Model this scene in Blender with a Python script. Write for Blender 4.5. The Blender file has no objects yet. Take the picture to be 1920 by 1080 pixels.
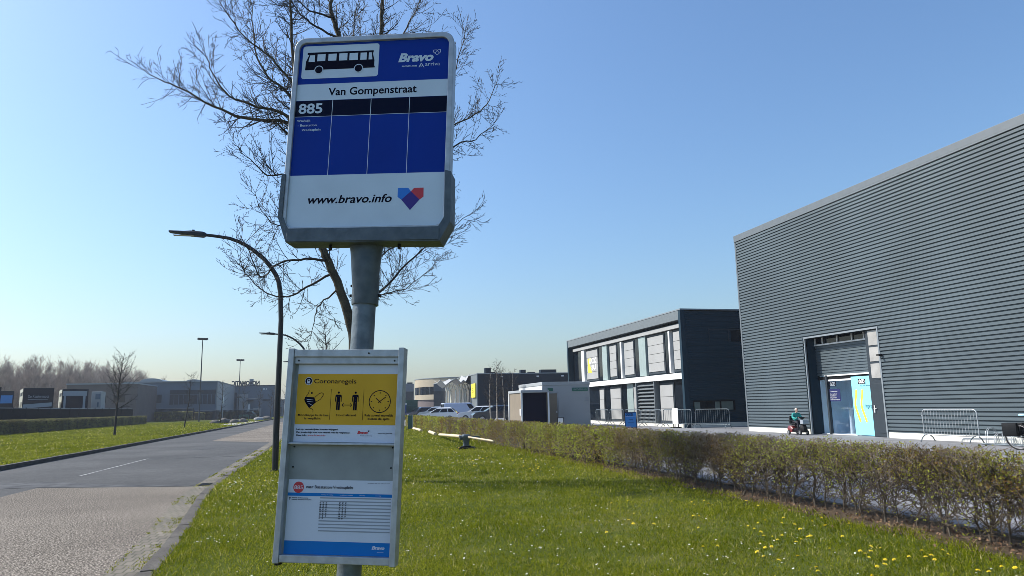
import bpy, math, random
import numpy as np
from mathutils import Matrix, Vector
R = math.radians
random.seed(7)
rng = np.random.default_rng(11)
S = bpy.context.scene
COL = S.collection

# ------------------------------------------------------------------ camera
cam = bpy.data.cameras.new('camera')
cam.sensor_width = 36.0
cam.lens = 1350 / 1920 * 36
cam.clip_start = 0.05
cam.clip_end = 4000
camo = bpy.data.objects.new('camera', cam)
COL.objects.link(camo)
yaw, pitch, roll = R(14.636), R(9.303), R(-1.260)
fwd = Vector((math.sin(yaw) * math.cos(pitch), math.cos(yaw) * math.cos(pitch), math.sin(pitch)))
rgt0 = Vector((math.cos(yaw), -math.sin(yaw), 0))
up0 = rgt0.cross(fwd)
rgt = math.cos(roll) * rgt0 + math.sin(roll) * up0
upv = -math.sin(roll) * rgt0 + math.cos(roll) * up0
cm = Matrix((rgt, upv, -fwd)).transposed().to_4x4()
cm.translation = (0, 0, 1.5)
camo.matrix_world = cm
S.camera = camo

# ------------------------------------------------------------------ sky, sun, exposure
SUN_AZ, SUN_EL = R(-60), R(42)          # azimuth from +Y, clockwise
W = bpy.data.worlds.new('World')
S.world = W
W.use_nodes = True
nt = W.node_tree
sky = nt.nodes.new('ShaderNodeTexSky')
sky.sky_type = 'NISHITA'
sky.sun_disc = False
sky.sun_elevation = SUN_EL
sky.sun_rotation = SUN_AZ
sky.air_density = 1.4
sky.dust_density = 1.6
sky.ozone_density = 8.5
bg = nt.nodes['Background']
bg.inputs['Strength'].default_value = 0.107
nt.links.new(sky.outputs['Color'], bg.inputs['Color'])
sd = Vector((math.sin(SUN_AZ) * math.cos(SUN_EL), math.cos(SUN_AZ) * math.cos(SUN_EL), math.sin(SUN_EL)))
sl = bpy.data.lights.new('sun', 'SUN')
sl.energy = 4.0
sl.angle = R(0.53)
sl.color = (1.0, 0.95, 0.87)
so = bpy.data.objects.new('sun', sl)
COL.objects.link(so)
so.rotation_euler = sd.to_track_quat('Z', 'Y').to_euler()
so.location = (-30, 20, 40)
S.view_settings.view_transform = 'Standard'
S.view_settings.look = 'None'
S.view_settings.exposure = 0.74
S.view_settings.gamma = 1
S.render.engine = 'CYCLES'
S.cycles.filter_width = 0.75
S.cycles.max_bounces = 6
S.cycles.transparent_max_bounces = 12
S.cycles.volume_bounces = 0

# ------------------------------------------------------------------ materials
def mat(name, col, rough=0.6, metal=0.0, var=0.12, scale=4.0, bump=0.0, bscale=80.0, spec=0.5, col2=None, detail=4, stretch=None, trans=0.0, coat=0.0):
    m = bpy.data.materials.new(name)
    m.use_nodes = True
    n = m.node_tree.nodes
    l = m.node_tree.links
    b = n['Principled BSDF']
    b.inputs['Roughness'].default_value = rough
    b.inputs['Metallic'].default_value = metal
    b.inputs['Specular IOR Level'].default_value = spec
    b.inputs['Coat Weight'].default_value = coat
    tc = n.new('ShaderNodeTexCoord')
    src = tc.outputs['Object']
    if stretch:
        mp = n.new('ShaderNodeMapping')
        mp.inputs['Scale'].default_value = stretch
        l.new(src, mp.inputs['Vector'])
        src = mp.outputs['Vector']
    if var > 0 or col2:
        nz = n.new('ShaderNodeTexNoise')
        nz.inputs['Scale'].default_value = scale
        nz.inputs['Detail'].default_value = detail
        l.new(src, nz.inputs['Vector'])
        rp = n.new('ShaderNodeValToRGB')
        rp.color_ramp.elements[0].position = 0.32
        rp.color_ramp.elements[1].position = 0.68
        c2 = col2 if col2 else tuple(min(1, c * (1 + var)) for c in col)
        c1 = tuple(col) if col2 else tuple(c * (1 - var) for c in col)
        rp.color_ramp.elements[0].color = (*c1, 1)
        rp.color_ramp.elements[1].color = (*c2, 1)
        l.new(nz.outputs['Fac'], rp.inputs['Fac'])
        l.new(rp.outputs['Color'], b.inputs['Base Color'])
        csrc = rp.outputs['Color']
    else:
        b.inputs['Base Color'].default_value = (*col, 1)
        csrc = None
    if bump > 0:
        bz = n.new('ShaderNodeTexNoise')
        bz.inputs['Scale'].default_value = bscale
        bz.inputs['Detail'].default_value = 3
        l.new(src, bz.inputs['Vector'])
        bp = n.new('ShaderNodeBump')
        bp.inputs['Strength'].default_value = bump
        bp.inputs['Distance'].default_value = 0.02
        l.new(bz.outputs['Fac'], bp.inputs['Height'])
        l.new(bp.outputs['Normal'], b.inputs['Normal'])
    if trans > 0:
        t = n.new('ShaderNodeBsdfTranslucent')
        if csrc:
            l.new(csrc, t.inputs['Color'])
        else:
            t.inputs['Color'].default_value = (*col, 1)
        mx = n.new('ShaderNodeMixShader')
        mx.inputs['Fac'].default_value = trans
        l.new(b.outputs['BSDF'], mx.inputs[1])
        l.new(t.outputs['BSDF'], mx.inputs[2])
        l.new(mx.outputs['Shader'], n['Material Output'].inputs['Surface'])
    return m

def ramp_mat(name, stops, layers, rough=0.8, trans=0.0, bump=0.0, bscale=60, world=True, spec=0.3):
    """colour from a sum of noise layers [(scale, weight, detail)] through a ramp"""
    m = bpy.data.materials.new(name)
    m.use_nodes = True
    n = m.node_tree.nodes
    l = m.node_tree.links
    b = n['Principled BSDF']
    b.inputs['Roughness'].default_value = rough
    b.inputs['Specular IOR Level'].default_value = spec
    if world:
        src = n.new('ShaderNodeNewGeometry').outputs['Position']
    else:
        src = n.new('ShaderNodeTexCoord').outputs['Object']
    acc = None
    tot = sum(w for _, w, _ in layers)
    for sc, w, dt in layers:
        nz = n.new('ShaderNodeTexNoise')
        nz.inputs['Scale'].default_value = sc
        nz.inputs['Detail'].default_value = dt
        l.new(src, nz.inputs['Vector'])
        ma = n.new('ShaderNodeMath')
        ma.operation = 'MULTIPLY_ADD'
        ma.inputs[1].default_value = w / tot
        ma.inputs[2].default_value = 0
        l.new(nz.outputs['Fac'], ma.inputs[0])
        if acc is not None:
            l.new(acc, ma.inputs[2])
        acc = ma.outputs[0]
    rp = n.new('ShaderNodeValToRGB')
    el = rp.color_ramp.elements
    el[0].position, el[0].color = stops[0][0], (*stops[0][1], 1)
    el[1].position, el[1].color = stops[-1][0], (*stops[-1][1], 1)
    for p, c in stops[1:-1]:
        e = el.new(p)
        e.color = (*c, 1)
    l.new(acc, rp.inputs['Fac'])
    l.new(rp.outputs['Color'], b.inputs['Base Color'])
    if bump > 0:
        bz = n.new('ShaderNodeTexNoise')
        bz.inputs['Scale'].default_value = bscale
        bz.inputs['Detail'].default_value = 4
        l.new(src, bz.inputs['Vector'])
        bp = n.new('ShaderNodeBump')
        bp.inputs['Strength'].default_value = bump
        bp.inputs['Distance'].default_value = 0.02
        l.new(bz.outputs['Fac'], bp.inputs['Height'])
        l.new(bp.outputs['Normal'], b.inputs['Normal'])
    if trans > 0:
        t = n.new('ShaderNodeBsdfTranslucent')
        l.new(rp.outputs['Color'], t.inputs['Color'])
        mx = n.new('ShaderNodeMixShader')
        mx.inputs['Fac'].default_value = trans
        l.new(b.outputs['BSDF'], mx.inputs[1])
        l.new(t.outputs['BSDF'], mx.inputs[2])
        l.new(mx.outputs['Shader'], n['Material Output'].inputs['Surface'])
    return m

def glass_mat(name, tint=(0.8, 0.9, 0.95), refl=0.25):
    m = bpy.data.materials.new(name)
    m.use_nodes = True
    n = m.node_tree.nodes
    l = m.node_tree.links
    t = n.new('ShaderNodeBsdfTransparent')
    t.inputs['Color'].default_value = (*tint, 1)
    g = n.new('ShaderNodeBsdfGlossy')
    g.inputs['Roughness'].default_value = 0.02
    lw = n.new('ShaderNodeLayerWeight')
    lw.inputs['Blend'].default_value = 0.5
    pw = n.new('ShaderNodeMath')
    pw.operation = 'POWER'
    pw.inputs[1].default_value = 4
    ma = n.new('ShaderNodeMath')
    ma.operation = 'MULTIPLY_ADD'
    ma.inputs[1].default_value = 0.8
    ma.inputs[2].default_value = refl * 0.25
    mx = n.new('ShaderNodeMixShader')
    l.new(lw.outputs['Facing'], pw.inputs[0])
    l.new(pw.outputs[0], ma.inputs[0])
    l.new(ma.outputs[0], mx.inputs['Fac'])
    l.new(t.outputs['BSDF'], mx.inputs[1])
    l.new(g.outputs['BSDF'], mx.inputs[2])
    l.new(mx.outputs['Shader'], n['Material Output'].inputs['Surface'])
    return m

def brick_mat(name, c1, c2, mortar, bw, bh, msize=0.02, rough=0.85, offset=0.5, var=0.25):
    m = bpy.data.materials.new(name)
    m.use_nodes = True
    n = m.node_tree.nodes
    l = m.node_tree.links
    b = n['Principled BSDF']
    b.inputs['Roughness'].default_value = rough
    ge = n.new('ShaderNodeNewGeometry')
    br = n.new('ShaderNodeTexBrick')
    br.offset = offset
    br.inputs['Scale'].default_value = 1
    br.inputs['Brick Width'].default_value = bw
    br.inputs['Row Height'].default_value = bh
    br.inputs['Mortar Size'].default_value = msize
    br.inputs['Color1'].default_value = (*c1, 1)
    br.inputs['Color2'].default_value = (*c2, 1)
    br.inputs['Mortar'].default_value = (*mortar, 1)
    l.new(ge.outputs['Position'], br.inputs['Vector'])
    nz = n.new('ShaderNodeTexNoise')
    nz.inputs['Scale'].default_value = 0.9
    nz.inputs['Detail'].default_value = 7
    l.new(ge.outputs['Position'], nz.inputs['Vector'])
    mr = n.new('ShaderNodeMapRange')
    mr.inputs[1].default_value = 0.3
    mr.inputs[2].default_value = 0.7
    mr.inputs[3].default_value = 1 - var
    mr.inputs[4].default_value = 1 + var
    l.new(nz.outputs['Fac'], mr.inputs[0])
    mx = n.new('ShaderNodeMix')
    mx.data_type = 'RGBA'
    mx.blend_type = 'MULTIPLY'
    mx.inputs[0].default_value = 1
    l.new(br.outputs['Color'], mx.inputs[6])
    l.new(mr.outputs[0], mx.inputs[7])
    l.new(mx.outputs[2], b.inputs['Base Color'])
    return m

M = {}
M['galv'] = mat('galvanised_steel', (0.085, 0.108, 0.125), 0.5, 0.5, col2=(0.18, 0.215, 0.235), scale=14, detail=8, bump=0.12, bscale=60)
M['galv_dark'] = mat('weathered_zinc', (0.075, 0.095, 0.108), 0.55, 0.4, col2=(0.115, 0.14, 0.155), scale=18, detail=8, bump=0.15, bscale=50)
M['alu'] = mat('anodised_aluminium', (0.42, 0.44, 0.45), 0.42, 0.5, var=0.16, scale=22, detail=8, bump=0.05)
M['alu_plate'] = mat('dull_aluminium_plate', (0.27, 0.29, 0.28), 0.6, 0.2, var=0.12, scale=9, detail=8)
M['sign_blue'] = mat('sign_blue', (0.0008, 0.030, 0.27), 0.35, var=0.05, scale=3, spec=0.15)
M['sign_navy'] = mat('sign_navy', (0.001, 0.003, 0.02), 0.4, var=0.05, spec=0.1)
M['sign_white'] = mat('sign_white', (0.54, 0.64, 0.72), 0.4, var=0.05, scale=5, detail=8)  # white with the blue of open-sky light mixed into the colour
M['ink'] = mat('dark_ink', (0.002, 0.002, 0.012), 0.6, var=0, spec=0.1)
M['ink_grey'] = mat('grey_ink', (0.27, 0.30, 0.34), 0.5, var=0)
M['red'] = mat('signal_red', (0.55, 0.03, 0.04), 0.4, var=0)
M['heart_blue'] = mat('heart_blue', (0.01, 0.17, 0.62), 0.4, var=0)
M['heart_violet'] = mat('heart_violet', (0.03, 0.008, 0.20), 0.4, var=0)
M['paper'] = mat('poster_paper', (0.60, 0.64, 0.72), 0.4, var=0.03, scale=6)
M['yellow'] = mat('poster_yellow', (0.64, 0.365, 0.028), 0.4, var=0.06, scale=5, spec=0.15)
M['cyan_blue'] = mat('timetable_blue', (0.005, 0.17, 0.50), 0.4, var=0.04, spec=0.15)
M['white'] = mat('white_paint', (0.78, 0.78, 0.76), 0.5, var=0.05, scale=2)
M['offwhite'] = mat('cream_render', (0.72, 0.70, 0.62), 0.8, var=0.10, scale=1.3, detail=8)
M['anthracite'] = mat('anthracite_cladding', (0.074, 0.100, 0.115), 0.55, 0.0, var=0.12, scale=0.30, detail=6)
M['anthra_dark'] = mat('dark_cladding', (0.011, 0.032, 0.050), 0.6, var=0.08, spec=0.2, scale=0.5)  # the anthracite again, shade darkened into the colour for faces away from the sun
M['frame'] = mat('dark_grey_frame', (0.030, 0.040, 0.050), 0.5, spec=0.3, var=0.06)
M['hall_trim'] = mat('grey_roof_coping', (0.115, 0.135, 0.15), 0.5, 0.0, var=0.05)
M['winblind'] = mat('dim_window_blind', (0.11, 0.15, 0.14), 0.4, var=0.25, scale=2)  # greenish tone painted for the reflections in the end-wall window
M['trim'] = mat('light_metal_coping', (0.25, 0.28, 0.30), 0.45, 0.3, var=0.05)
M['black'] = mat('black_paint', (0.010, 0.011, 0.013), 0.6, var=0.1, spec=0.15)
M['rubber'] = mat('tyre_rubber', (0.02, 0.02, 0.02), 0.8, var=0.2)
M['darkglass'] = mat('dark_window_glass', (0.006, 0.010, 0.016), 0.06, var=0, spec=0.3)
M['glass'] = glass_mat('clear_glass', (0.9, 0.95, 1.0), 0.25)
M['greenglass'] = mat('frosted_green_glass', (0.30, 0.37, 0.36), 0.25, var=0.06)
M['panel_grey'] = mat('light_grey_panel', (0.35, 0.35, 0.34), 0.55, var=0.05, scale=0.8)
M['louvre'] = mat('louvre_grey', (0.14, 0.16, 0.17), 0.5, var=0.06)
M['pane_grey'] = mat('opal_pane', (0.36, 0.35, 0.33), 0.3, var=0.15, scale=2.2)
M['banner'] = mat('banner_sky_blue', (0.28, 0.78, 0.92), 0.5, var=0.03)
M['banner_yellow'] = mat('banner_yellow', (0.85, 0.70, 0.06), 0.5, var=0.03)
M['room'] = mat('room_wall_blue_grey', (0.62, 0.74, 0.82), 0.8, var=0.04, scale=1.2)
M['navy_board'] = mat('navy_board', (0.008, 0.012, 0.09), 0.5, var=0)
M['lamp'] = mat('lamp_post_black', (0.010, 0.012, 0.016), 0.45, var=0.15, scale=3)
M['lens'] = mat('lamp_lens', (0.5, 0.5, 0.46), 0.3, var=0)
M['bark'] = ramp_mat('tree_bark', [(0.35, (0.035, 0.029, 0.020)), (0.55, (0.085, 0.072, 0.046)), (0.7, (0.12, 0.115, 0.05))], [(3, 1, 6), (30, 0.6, 4)], 0.9, bump=0.6, bscale=40)
M['twig'] = mat('twig_bark', (0.018, 0.015, 0.013), 0.8, var=0.3, scale=6)
M['htwig'] = mat('hedge_twig_bark', (0.060, 0.044, 0.030), 0.8, col2=(0.13, 0.095, 0.062), scale=9)
M['htwig2'] = mat('pale_hedge_twig', (0.13, 0.095, 0.065), 0.8, col2=(0.30, 0.24, 0.18), scale=6, spec=0.1)
M['birch'] = mat('birch_bark', (0.55, 0.50, 0.42), 0.8, col2=(0.22, 0.18, 0.15), scale=6, stretch=(1, 1, 3))
M['asphalt'] = ramp_mat('old_asphalt', [(0.36, (0.042, 0.043, 0.044)), (0.5, (0.072, 0.073, 0.073)), (0.64, (0.118, 0.118, 0.116))], [(0.25, 0.9, 5), (9, 0.5, 4), (70, 1.0, 2)], 0.85, bump=0.3, bscale=90, spec=0.15)
M['chip'] = ramp_mat('pale_chipped_asphalt', [(0.38, (0.022, 0.018, 0.014)), (0.50, (0.125, 0.108, 0.088)), (0.6, (0.42, 0.37, 0.31))], [(0.3, 0.3, 5), (42, 1.5, 2), (90, 0.9, 1)], 0.9, spec=0.1, bump=0.5, bscale=60)
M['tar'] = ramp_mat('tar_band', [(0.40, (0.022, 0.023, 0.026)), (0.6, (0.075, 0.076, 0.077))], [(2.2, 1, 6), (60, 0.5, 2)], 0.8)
M['marking'] = ramp_mat('worn_road_paint', [(0.42, (0.11, 0.11, 0.11)), (0.58, (0.42, 0.42, 0.40))], [(2.5, 1, 5), (30, 0.9, 4)], 0.7)
M['kerb'] = ramp_mat('kerb_concrete', [(0.35, (0.045, 0.040, 0.035)), (0.5, (0.080, 0.072, 0.062)), (0.68, (0.13, 0.118, 0.102))], [(2.0, 1, 6), (40, 0.7, 3)], 0.9, bump=0.4, bscale=50)
M['gutter'] = brick_mat('gutter_bricks', (0.118, 0.100, 0.074), (0.160, 0.138, 0.102), (0.062, 0.056, 0.030), 0.10, 0.20, 0.010, var=0.35)
M['paver'] = brick_mat('grey_concrete_pavers', (0.175, 0.178, 0.185), (0.225, 0.228, 0.235), (0.125, 0.127, 0.132), 0.30, 0.15, 0.006, var=0.14)
M['slab'] = mat('pale_concrete', (0.36, 0.35, 0.33), 0.85, var=0.12, scale=1.5)
M['soil'] = ramp_mat('leafy_soil', [(0.35, (0.035, 0.024, 0.015)), (0.55, (0.085, 0.058, 0.035)), (0.7, (0.15, 0.105, 0.06))], [(4, 1, 6), (45, 1, 3)], 0.95, bump=0.6, bscale=40)
GR = [(0.36, (0.040, 0.060, 0.003)), (0.46, (0.135, 0.170, 0.006)), (0.54, (0.240, 0.260, 0.012)), (0.64, (0.50, 0.45, 0.09))]
M['turf'] = ramp_mat('turf', [(0.34, (0.040, 0.050, 0.012)), (0.5, (0.072, 0.090, 0.020)), (0.66, (0.135, 0.125, 0.045))], [(0.35, 1.0, 5), (3, 0.6, 4), (40, 0.7, 3)], 0.95, bump=0.5, bscale=30, spec=0.0)
M['blade'] = ramp_mat('grass_blade', GR, [(0.22, 1.1, 4), (1.6, 0.6, 3), (110, 3.2, 1)], 0.9, trans=0.42, spec=0.0)
M['field'] = ramp_mat('far_field', [(0.35, (0.06, 0.075, 0.025)), (0.65, (0.12, 0.12, 0.05))], [(0.02, 1, 5), (0.5, 0.5, 4)], 0.95)
M['hedge_leaf'] = ramp_mat('hedge_leaf', [(0.36, (0.12, 0.060, 0.028)), (0.44, (0.235, 0.155, 0.055)), (0.50, (0.27, 0.265, 0.045)), (0.62, (0.38, 0.43, 0.075))], [(0.8, 1.1, 3), (40, 1.0, 1)], 0.8, trans=0.40, spec=0.05)
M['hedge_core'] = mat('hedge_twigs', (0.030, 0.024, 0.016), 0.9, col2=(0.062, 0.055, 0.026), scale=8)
M['hedge_far'] = ramp_mat('far_hedge_leaf', [(0.38, (0.13, 0.105, 0.052)), (0.5, (0.20, 0.19, 0.068)), (0.62, (0.28, 0.265, 0.09))], [(0.7, 1, 3), (15, 0.8, 1)], 0.7, trans=0.2)
M['stem'] = mat('hedge_stem_bark', (0.055, 0.042, 0.030), 0.85, col2=(0.15, 0.125, 0.095), scale=14, bump=0.4)
M['litter'] = mat('dead_leaves', (0.09, 0.045, 0.022), 0.8, col2=(0.26, 0.16, 0.09), scale=30)
M['straw'] = mat('dry_grass_blade', (0.40, 0.37, 0.10), 0.8, col2=(0.62, 0.55, 0.22), scale=30, spec=0.1, trans=0.4)  # pale colour paints the sparkle of sunlit blades
M['daisy'] = mat('daisy_petal', (0.80, 0.80, 0.78), 0.6, var=0, trans=0.3)
M['dandelion'] = mat('dandelion_petal', (0.88, 0.70, 0.015), 0.6, var=0.1, scale=40)
M['fstem'] = mat('flower_stem', (0.12, 0.16, 0.04), 0.6, var=0.1)
M['skin'] = mat('skin', (0.50, 0.30, 0.22), 0.55, var=0.05)
M['hair'] = mat('grey_hair', (0.50, 0.46, 0.40), 0.7, var=0.25, scale=40)
M['teal'] = mat('teal_jacket', (0.02, 0.30, 0.27), 0.7, var=0.2, scale=12, bump=0.3, bscale=25)
M['trousers'] = mat('dark_trousers', (0.012, 0.013, 0.022), 0.8, var=0.2)
M['maroon'] = mat('maroon_plastic', (0.16, 0.018, 0.018), 0.35, var=0.06, coat=0.4)
M['brown'] = mat('brown_panel', (0.22, 0.18, 0.13), 0.7, var=0.06, scale=1.5)
M['cabin'] = mat('grey_cabin_panel', (0.34, 0.36, 0.37), 0.55, var=0.05, scale=0.8)
M['green_sign'] = mat('green_sign', (0.015, 0.13, 0.09), 0.5, var=0)
M['blue_board'] = mat('blue_board', (0.015, 0.19, 0.52), 0.5, var=0.04)
M['wood_pale'] = mat('pale_peeled_wood', (0.58, 0.48, 0.32), 0.7, var=0.15, scale=5)
M['beige'] = mat('beige_cladding', (0.40, 0.335, 0.235), 0.7, var=0.06, scale=0.3)
M['steelblue'] = mat('blue_grey_cladding', (0.095, 0.135, 0.180), 0.7, var=0.08, scale=0.2)  # blue-grey cladding with the blue of distance haze put into the colour
M['steelblue_dark'] = mat('dark_blue_grey_band', (0.022, 0.038, 0.056), 0.5, spec=0.2, var=0.1, scale=0.3)
M['steel_light'] = mat('light_grey_cladding', (0.30, 0.31, 0.32), 0.6, var=0.06, scale=0.3)
M['hall_navy'] = mat('navy_cladding', (0.010, 0.020, 0.033), 0.7, spec=0.1, var=0.08, scale=0.3)
M['shed'] = mat('brown_brick_shed', (0.125, 0.10, 0.098), 0.85, var=0.1, scale=0.5)
M['cont_green'] = mat('green_container', (0.015, 0.075, 0.05), 0.5, var=0.1, scale=0.6)
M['cont_blue'] = mat('blue_container', (0.01, 0.06, 0.22), 0.5, var=0.1, scale=0.6)
M['car_white'] = mat('white_car_paint', (0.70, 0.70, 0.70), 0.25, var=0, coat=0.8)
M['car_silver'] = mat('silver_car_paint', (0.42, 0.45, 0.47), 0.3, 0.4, var=0, coat=0.8)
M['car_dark'] = mat('dark_blue_car_paint', (0.015, 0.022, 0.036), 0.25, 0.2, var=0, coat=0.8)
M['car_lilac'] = mat('white_van_paint', (0.46, 0.50, 0.62), 0.3, var=0, coat=0.6)  # white van, the lilac of its shaded side put into the colour
M['car_green'] = mat('pale_green_car_paint', (0.10, 0.22, 0.19), 0.3, var=0, coat=0.6)
M['taillight'] = mat('tail_light_red', (0.4, 0.01, 0.01), 0.2, var=0)
M['headlight'] = mat('headlight_lens', (0.6, 0.62, 0.65), 0.1, var=0)
M['chrome'] = mat('wheel_rim', (0.4, 0.4, 0.42), 0.35, 0.7, var=0)
M['truck_navy'] = mat('navy_trailer', (0.005, 0.011, 0.024), 0.6, var=0.06, spec=0.1)
M['truck_side'] = mat('pale_trailer_side', (0.46, 0.46, 0.38), 0.5, var=0.1, scale=1)
M['fence'] = mat('dark_fence_mesh', (0.006, 0.011, 0.017), 0.8, spec=0.05, var=0.12, scale=0.6)
M['stone'] = mat('boulder_stone', (0.06, 0.055, 0.048), 0.9, col2=(0.16, 0.145, 0.125), scale=2.5, bump=0.6, bscale=8)
M['green_steel'] = mat('green_painted_steel', (0.03, 0.10, 0.085), 0.5, var=0.1)
M['saddle_blue'] = mat('pale_blue_saddle_cover', (0.35, 0.62, 0.72), 0.5, var=0.05)
M['wood_far'] = mat('distant_bark', (0.15, 0.115, 0.10), 0.9, col2=(0.42, 0.34, 0.28), scale=0.7)  # bark lightened in the colour for haze and sunlight

# ------------------------------------------------------------------ mesh helpers
def link_mesh(name, me, parent=None, loc=None):
    o = bpy.data.objects.new(name, me)
    COL.objects.link(o)
    if parent is not None:
        o.parent = parent
    if loc is not None:
        o.location = loc
    return o

class MB:
    def __init__(self):
        self.v, self.f, self.m, self.s = [], [], [], []
        self.cuts = []
    def add(self, vs, fs, m=0, smooth=False):
        k = len(self.v)
        self.v += [tuple(p) for p in vs]
        for f in fs:
            self.f.append([k + i for i in f])
            self.m.append(m)
            self.s.append(smooth)
        return self
    def box(self, x0, x1, y0, y1, z0, z1, m=0):
        v = [(x, y, z) for x in (x0, x1) for y in (y0, y1) for z in (z0, z1)]
        f = [(0, 1, 3, 2), (4, 6, 7, 5), (0, 4, 5, 1), (2, 3, 7, 6), (0, 2, 6, 4), (1, 5, 7, 3)]
        return self.add(v, f, m)
    def quad(self, a, b, c, d, m=0):
        return self.add([a, b, c, d], [(0, 1, 2, 3)], m)
    def tube(self, pts, rs, n=8, m=0, cap=True, smooth=True):
        P = [Vector(p) for p in pts]
        if not isinstance(rs, (list, tuple)):
            rs = [rs] * len(P)
        rings = []
        prev = None
        for i, p in enumerate(P):
            d = (P[min(i + 1, len(P) - 1)] - P[max(i - 1, 0)])
            if d.length < 1e-9:
                d = Vector((0, 0, 1))
            d.normalize()
            if prev is None:
                a = Vector((1, 0, 0)) if abs(d.x) < 0.8 else Vector((0, 1, 0))
                u = (a - d * a.dot(d)).normalized()
            else:
                u = (prev - d * prev.dot(d))
                u = u.normalized() if u.length > 1e-6 else d.orthogonal().normalized()
            prev = u
            w = d.cross(u)
            rings.append([p + (u * math.cos(2 * math.pi * k / n) + w * math.sin(2 * math.pi * k / n)) * rs[i] for k in range(n)])
        vs = [q for r in rings for q in r]
        fs = []
        for i in range(len(rings) - 1):
            for k in range(n):
                fs.append((i * n + k, i * n + (k + 1) % n, (i + 1) * n + (k + 1) % n, (i + 1) * n + k))
        self.add(vs, fs, m, smooth)
        if cap:
            self.add(rings[0], [tuple(range(n - 1, -1, -1))], m)
            self.add(rings[-1], [tuple(range(n))], m)
        return self
    def prism(self, poly, d0, d1, plane='xz', m=0, smooth=False):
        """polygon extruded: plane 'xz' -> along y, 'yz' -> along x, 'xy' -> along z"""
        def p3(a, b, d):
            return (a, d, b) if plane == 'xz' else ((d, a, b) if plane == 'yz' else (a, b, d))
        n = len(poly)
        v = [p3(a, b, d0) for a, b in poly] + [p3(a, b, d1) for a, b in poly]
        f = [tuple(range(n)), tuple(range(2 * n - 1, n - 1, -1))]
        self.add(v, f, m)
        self.add(v, [(i, i + n, (i + 1) % n + n, (i + 1) % n) for i in range(n)], m, smooth)
        return self
    def flat(self, poly, y, m=0, holes=None):
        return self.add([(a, y, b) for a, b in poly], [tuple(range(len(poly)))], m)
    def rings(self, rings, m=0, smooth=True, closed=True, caps=True):
        n = len(rings[0])
        vs = [q for r in rings for q in r]
        fs = []
        for i in range(len(rings) - 1):
            for k in range(n if closed else n - 1):
                fs.append((i * n + k, i * n + (k + 1) % n, (i + 1) * n + (k + 1) % n, (i + 1) * n + k))
        self.add(vs, fs, m, smooth)
        if caps:
            self.add(rings[0], [tuple(range(n - 1, -1, -1))], m)
            self.add(rings[-1], [tuple(range(n))], m)
        return self
    def lathe(self, prof, n=24, c=(0, 0), m=0, smooth=True, sx=1, sy=1):
        return self.rings([[(c[0] + sx * r * math.cos(2 * math.pi * k / n), c[1] + sy * r * math.sin(2 * math.pi * k / n), z) for k in range(n)] for r, z in prof], m, smooth)
    def ball(self, c, r, n=10, m=0):
        rx, ry, rz = r if isinstance(r, (tuple, list)) else (r, r, r)
        rr = []
        for i in range(n // 2 + 1):
            t = -math.pi / 2 + math.pi * i / (n // 2)
            a = max(math.cos(t), 0.02)
            rr.append([(c[0] + rx * a * math.cos(2 * math.pi * k / n), c[1] + ry * a * math.sin(2 * math.pi * k / n), c[2] + rz * math.sin(t)) for k in range(n)])
        return self.rings(rr, m)
    def pieces(self):
        c = sorted(set([0] + self.cuts + [len(self.f)]))
        for a, b in zip(c[:-1], c[1:]):
            q = MB()
            idx = {}
            for i in range(a, b):
                q.f.append([idx.setdefault(k, len(idx)) for k in self.f[i]])
                q.m.append(self.m[i]); q.s.append(self.s[i])
            q.v = [self.v[k] for k in idx]
            yield q
    def cut(self):
        self.cuts.append(len(self.f))
        return self
    def build(self, name, mats, parent=None, loc=None, bevel=0.0):
        if self.cuts:                                   # separate lines of writing, bolts ...: one part each
            for q in self.pieces():
                o = q.build(name, mats, parent, loc, bevel)
            return o
        me = bpy.data.meshes.new(name)
        me.from_pydata(self.v, [], self.f)
        if not isinstance(mats, (list, tuple)):
            mats = [mats]
        for a in mats:
            me.materials.append(M[a] if isinstance(a, str) else a)
        me.polygons.foreach_set('material_index', self.m)
        me.polygons.foreach_set('use_smooth', self.s)
        me.update()
        o = link_mesh(name, me, parent, loc)
        if bevel > 0:
            b = o.modifiers.new('bevel', 'BEVEL')
            b.width = bevel
            b.segments = 2
            b.limit_method = 'ANGLE'
            b.angle_limit = R(40)
        return o

def np_mesh(name, V, F, mats, parent=None, smooth=False):
    """V (n,3) floats, F (m,k) ints"""
    me = bpy.data.meshes.new(name)
    k = F.shape[1]
    me.vertices.add(len(V))
    me.vertices.foreach_set('co', V.astype(np.float32).ravel())
    me.loops.add(F.size)
    me.loops.foreach_set('vertex_index', F.astype(np.int32).ravel())
    me.polygons.add(len(F))
    me.polygons.foreach_set('loop_start', np.arange(0, F.size, k, dtype=np.int32))
    me.polygons.foreach_set('loop_total', np.full(len(F), k, dtype=np.int32))
    if smooth:
        me.polygons.foreach_set('use_smooth', np.ones(len(F), dtype=bool))
    me.materials.append(M[mats])
    me.update(calc_edges=True)
    return link_mesh(name, me, parent)

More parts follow.
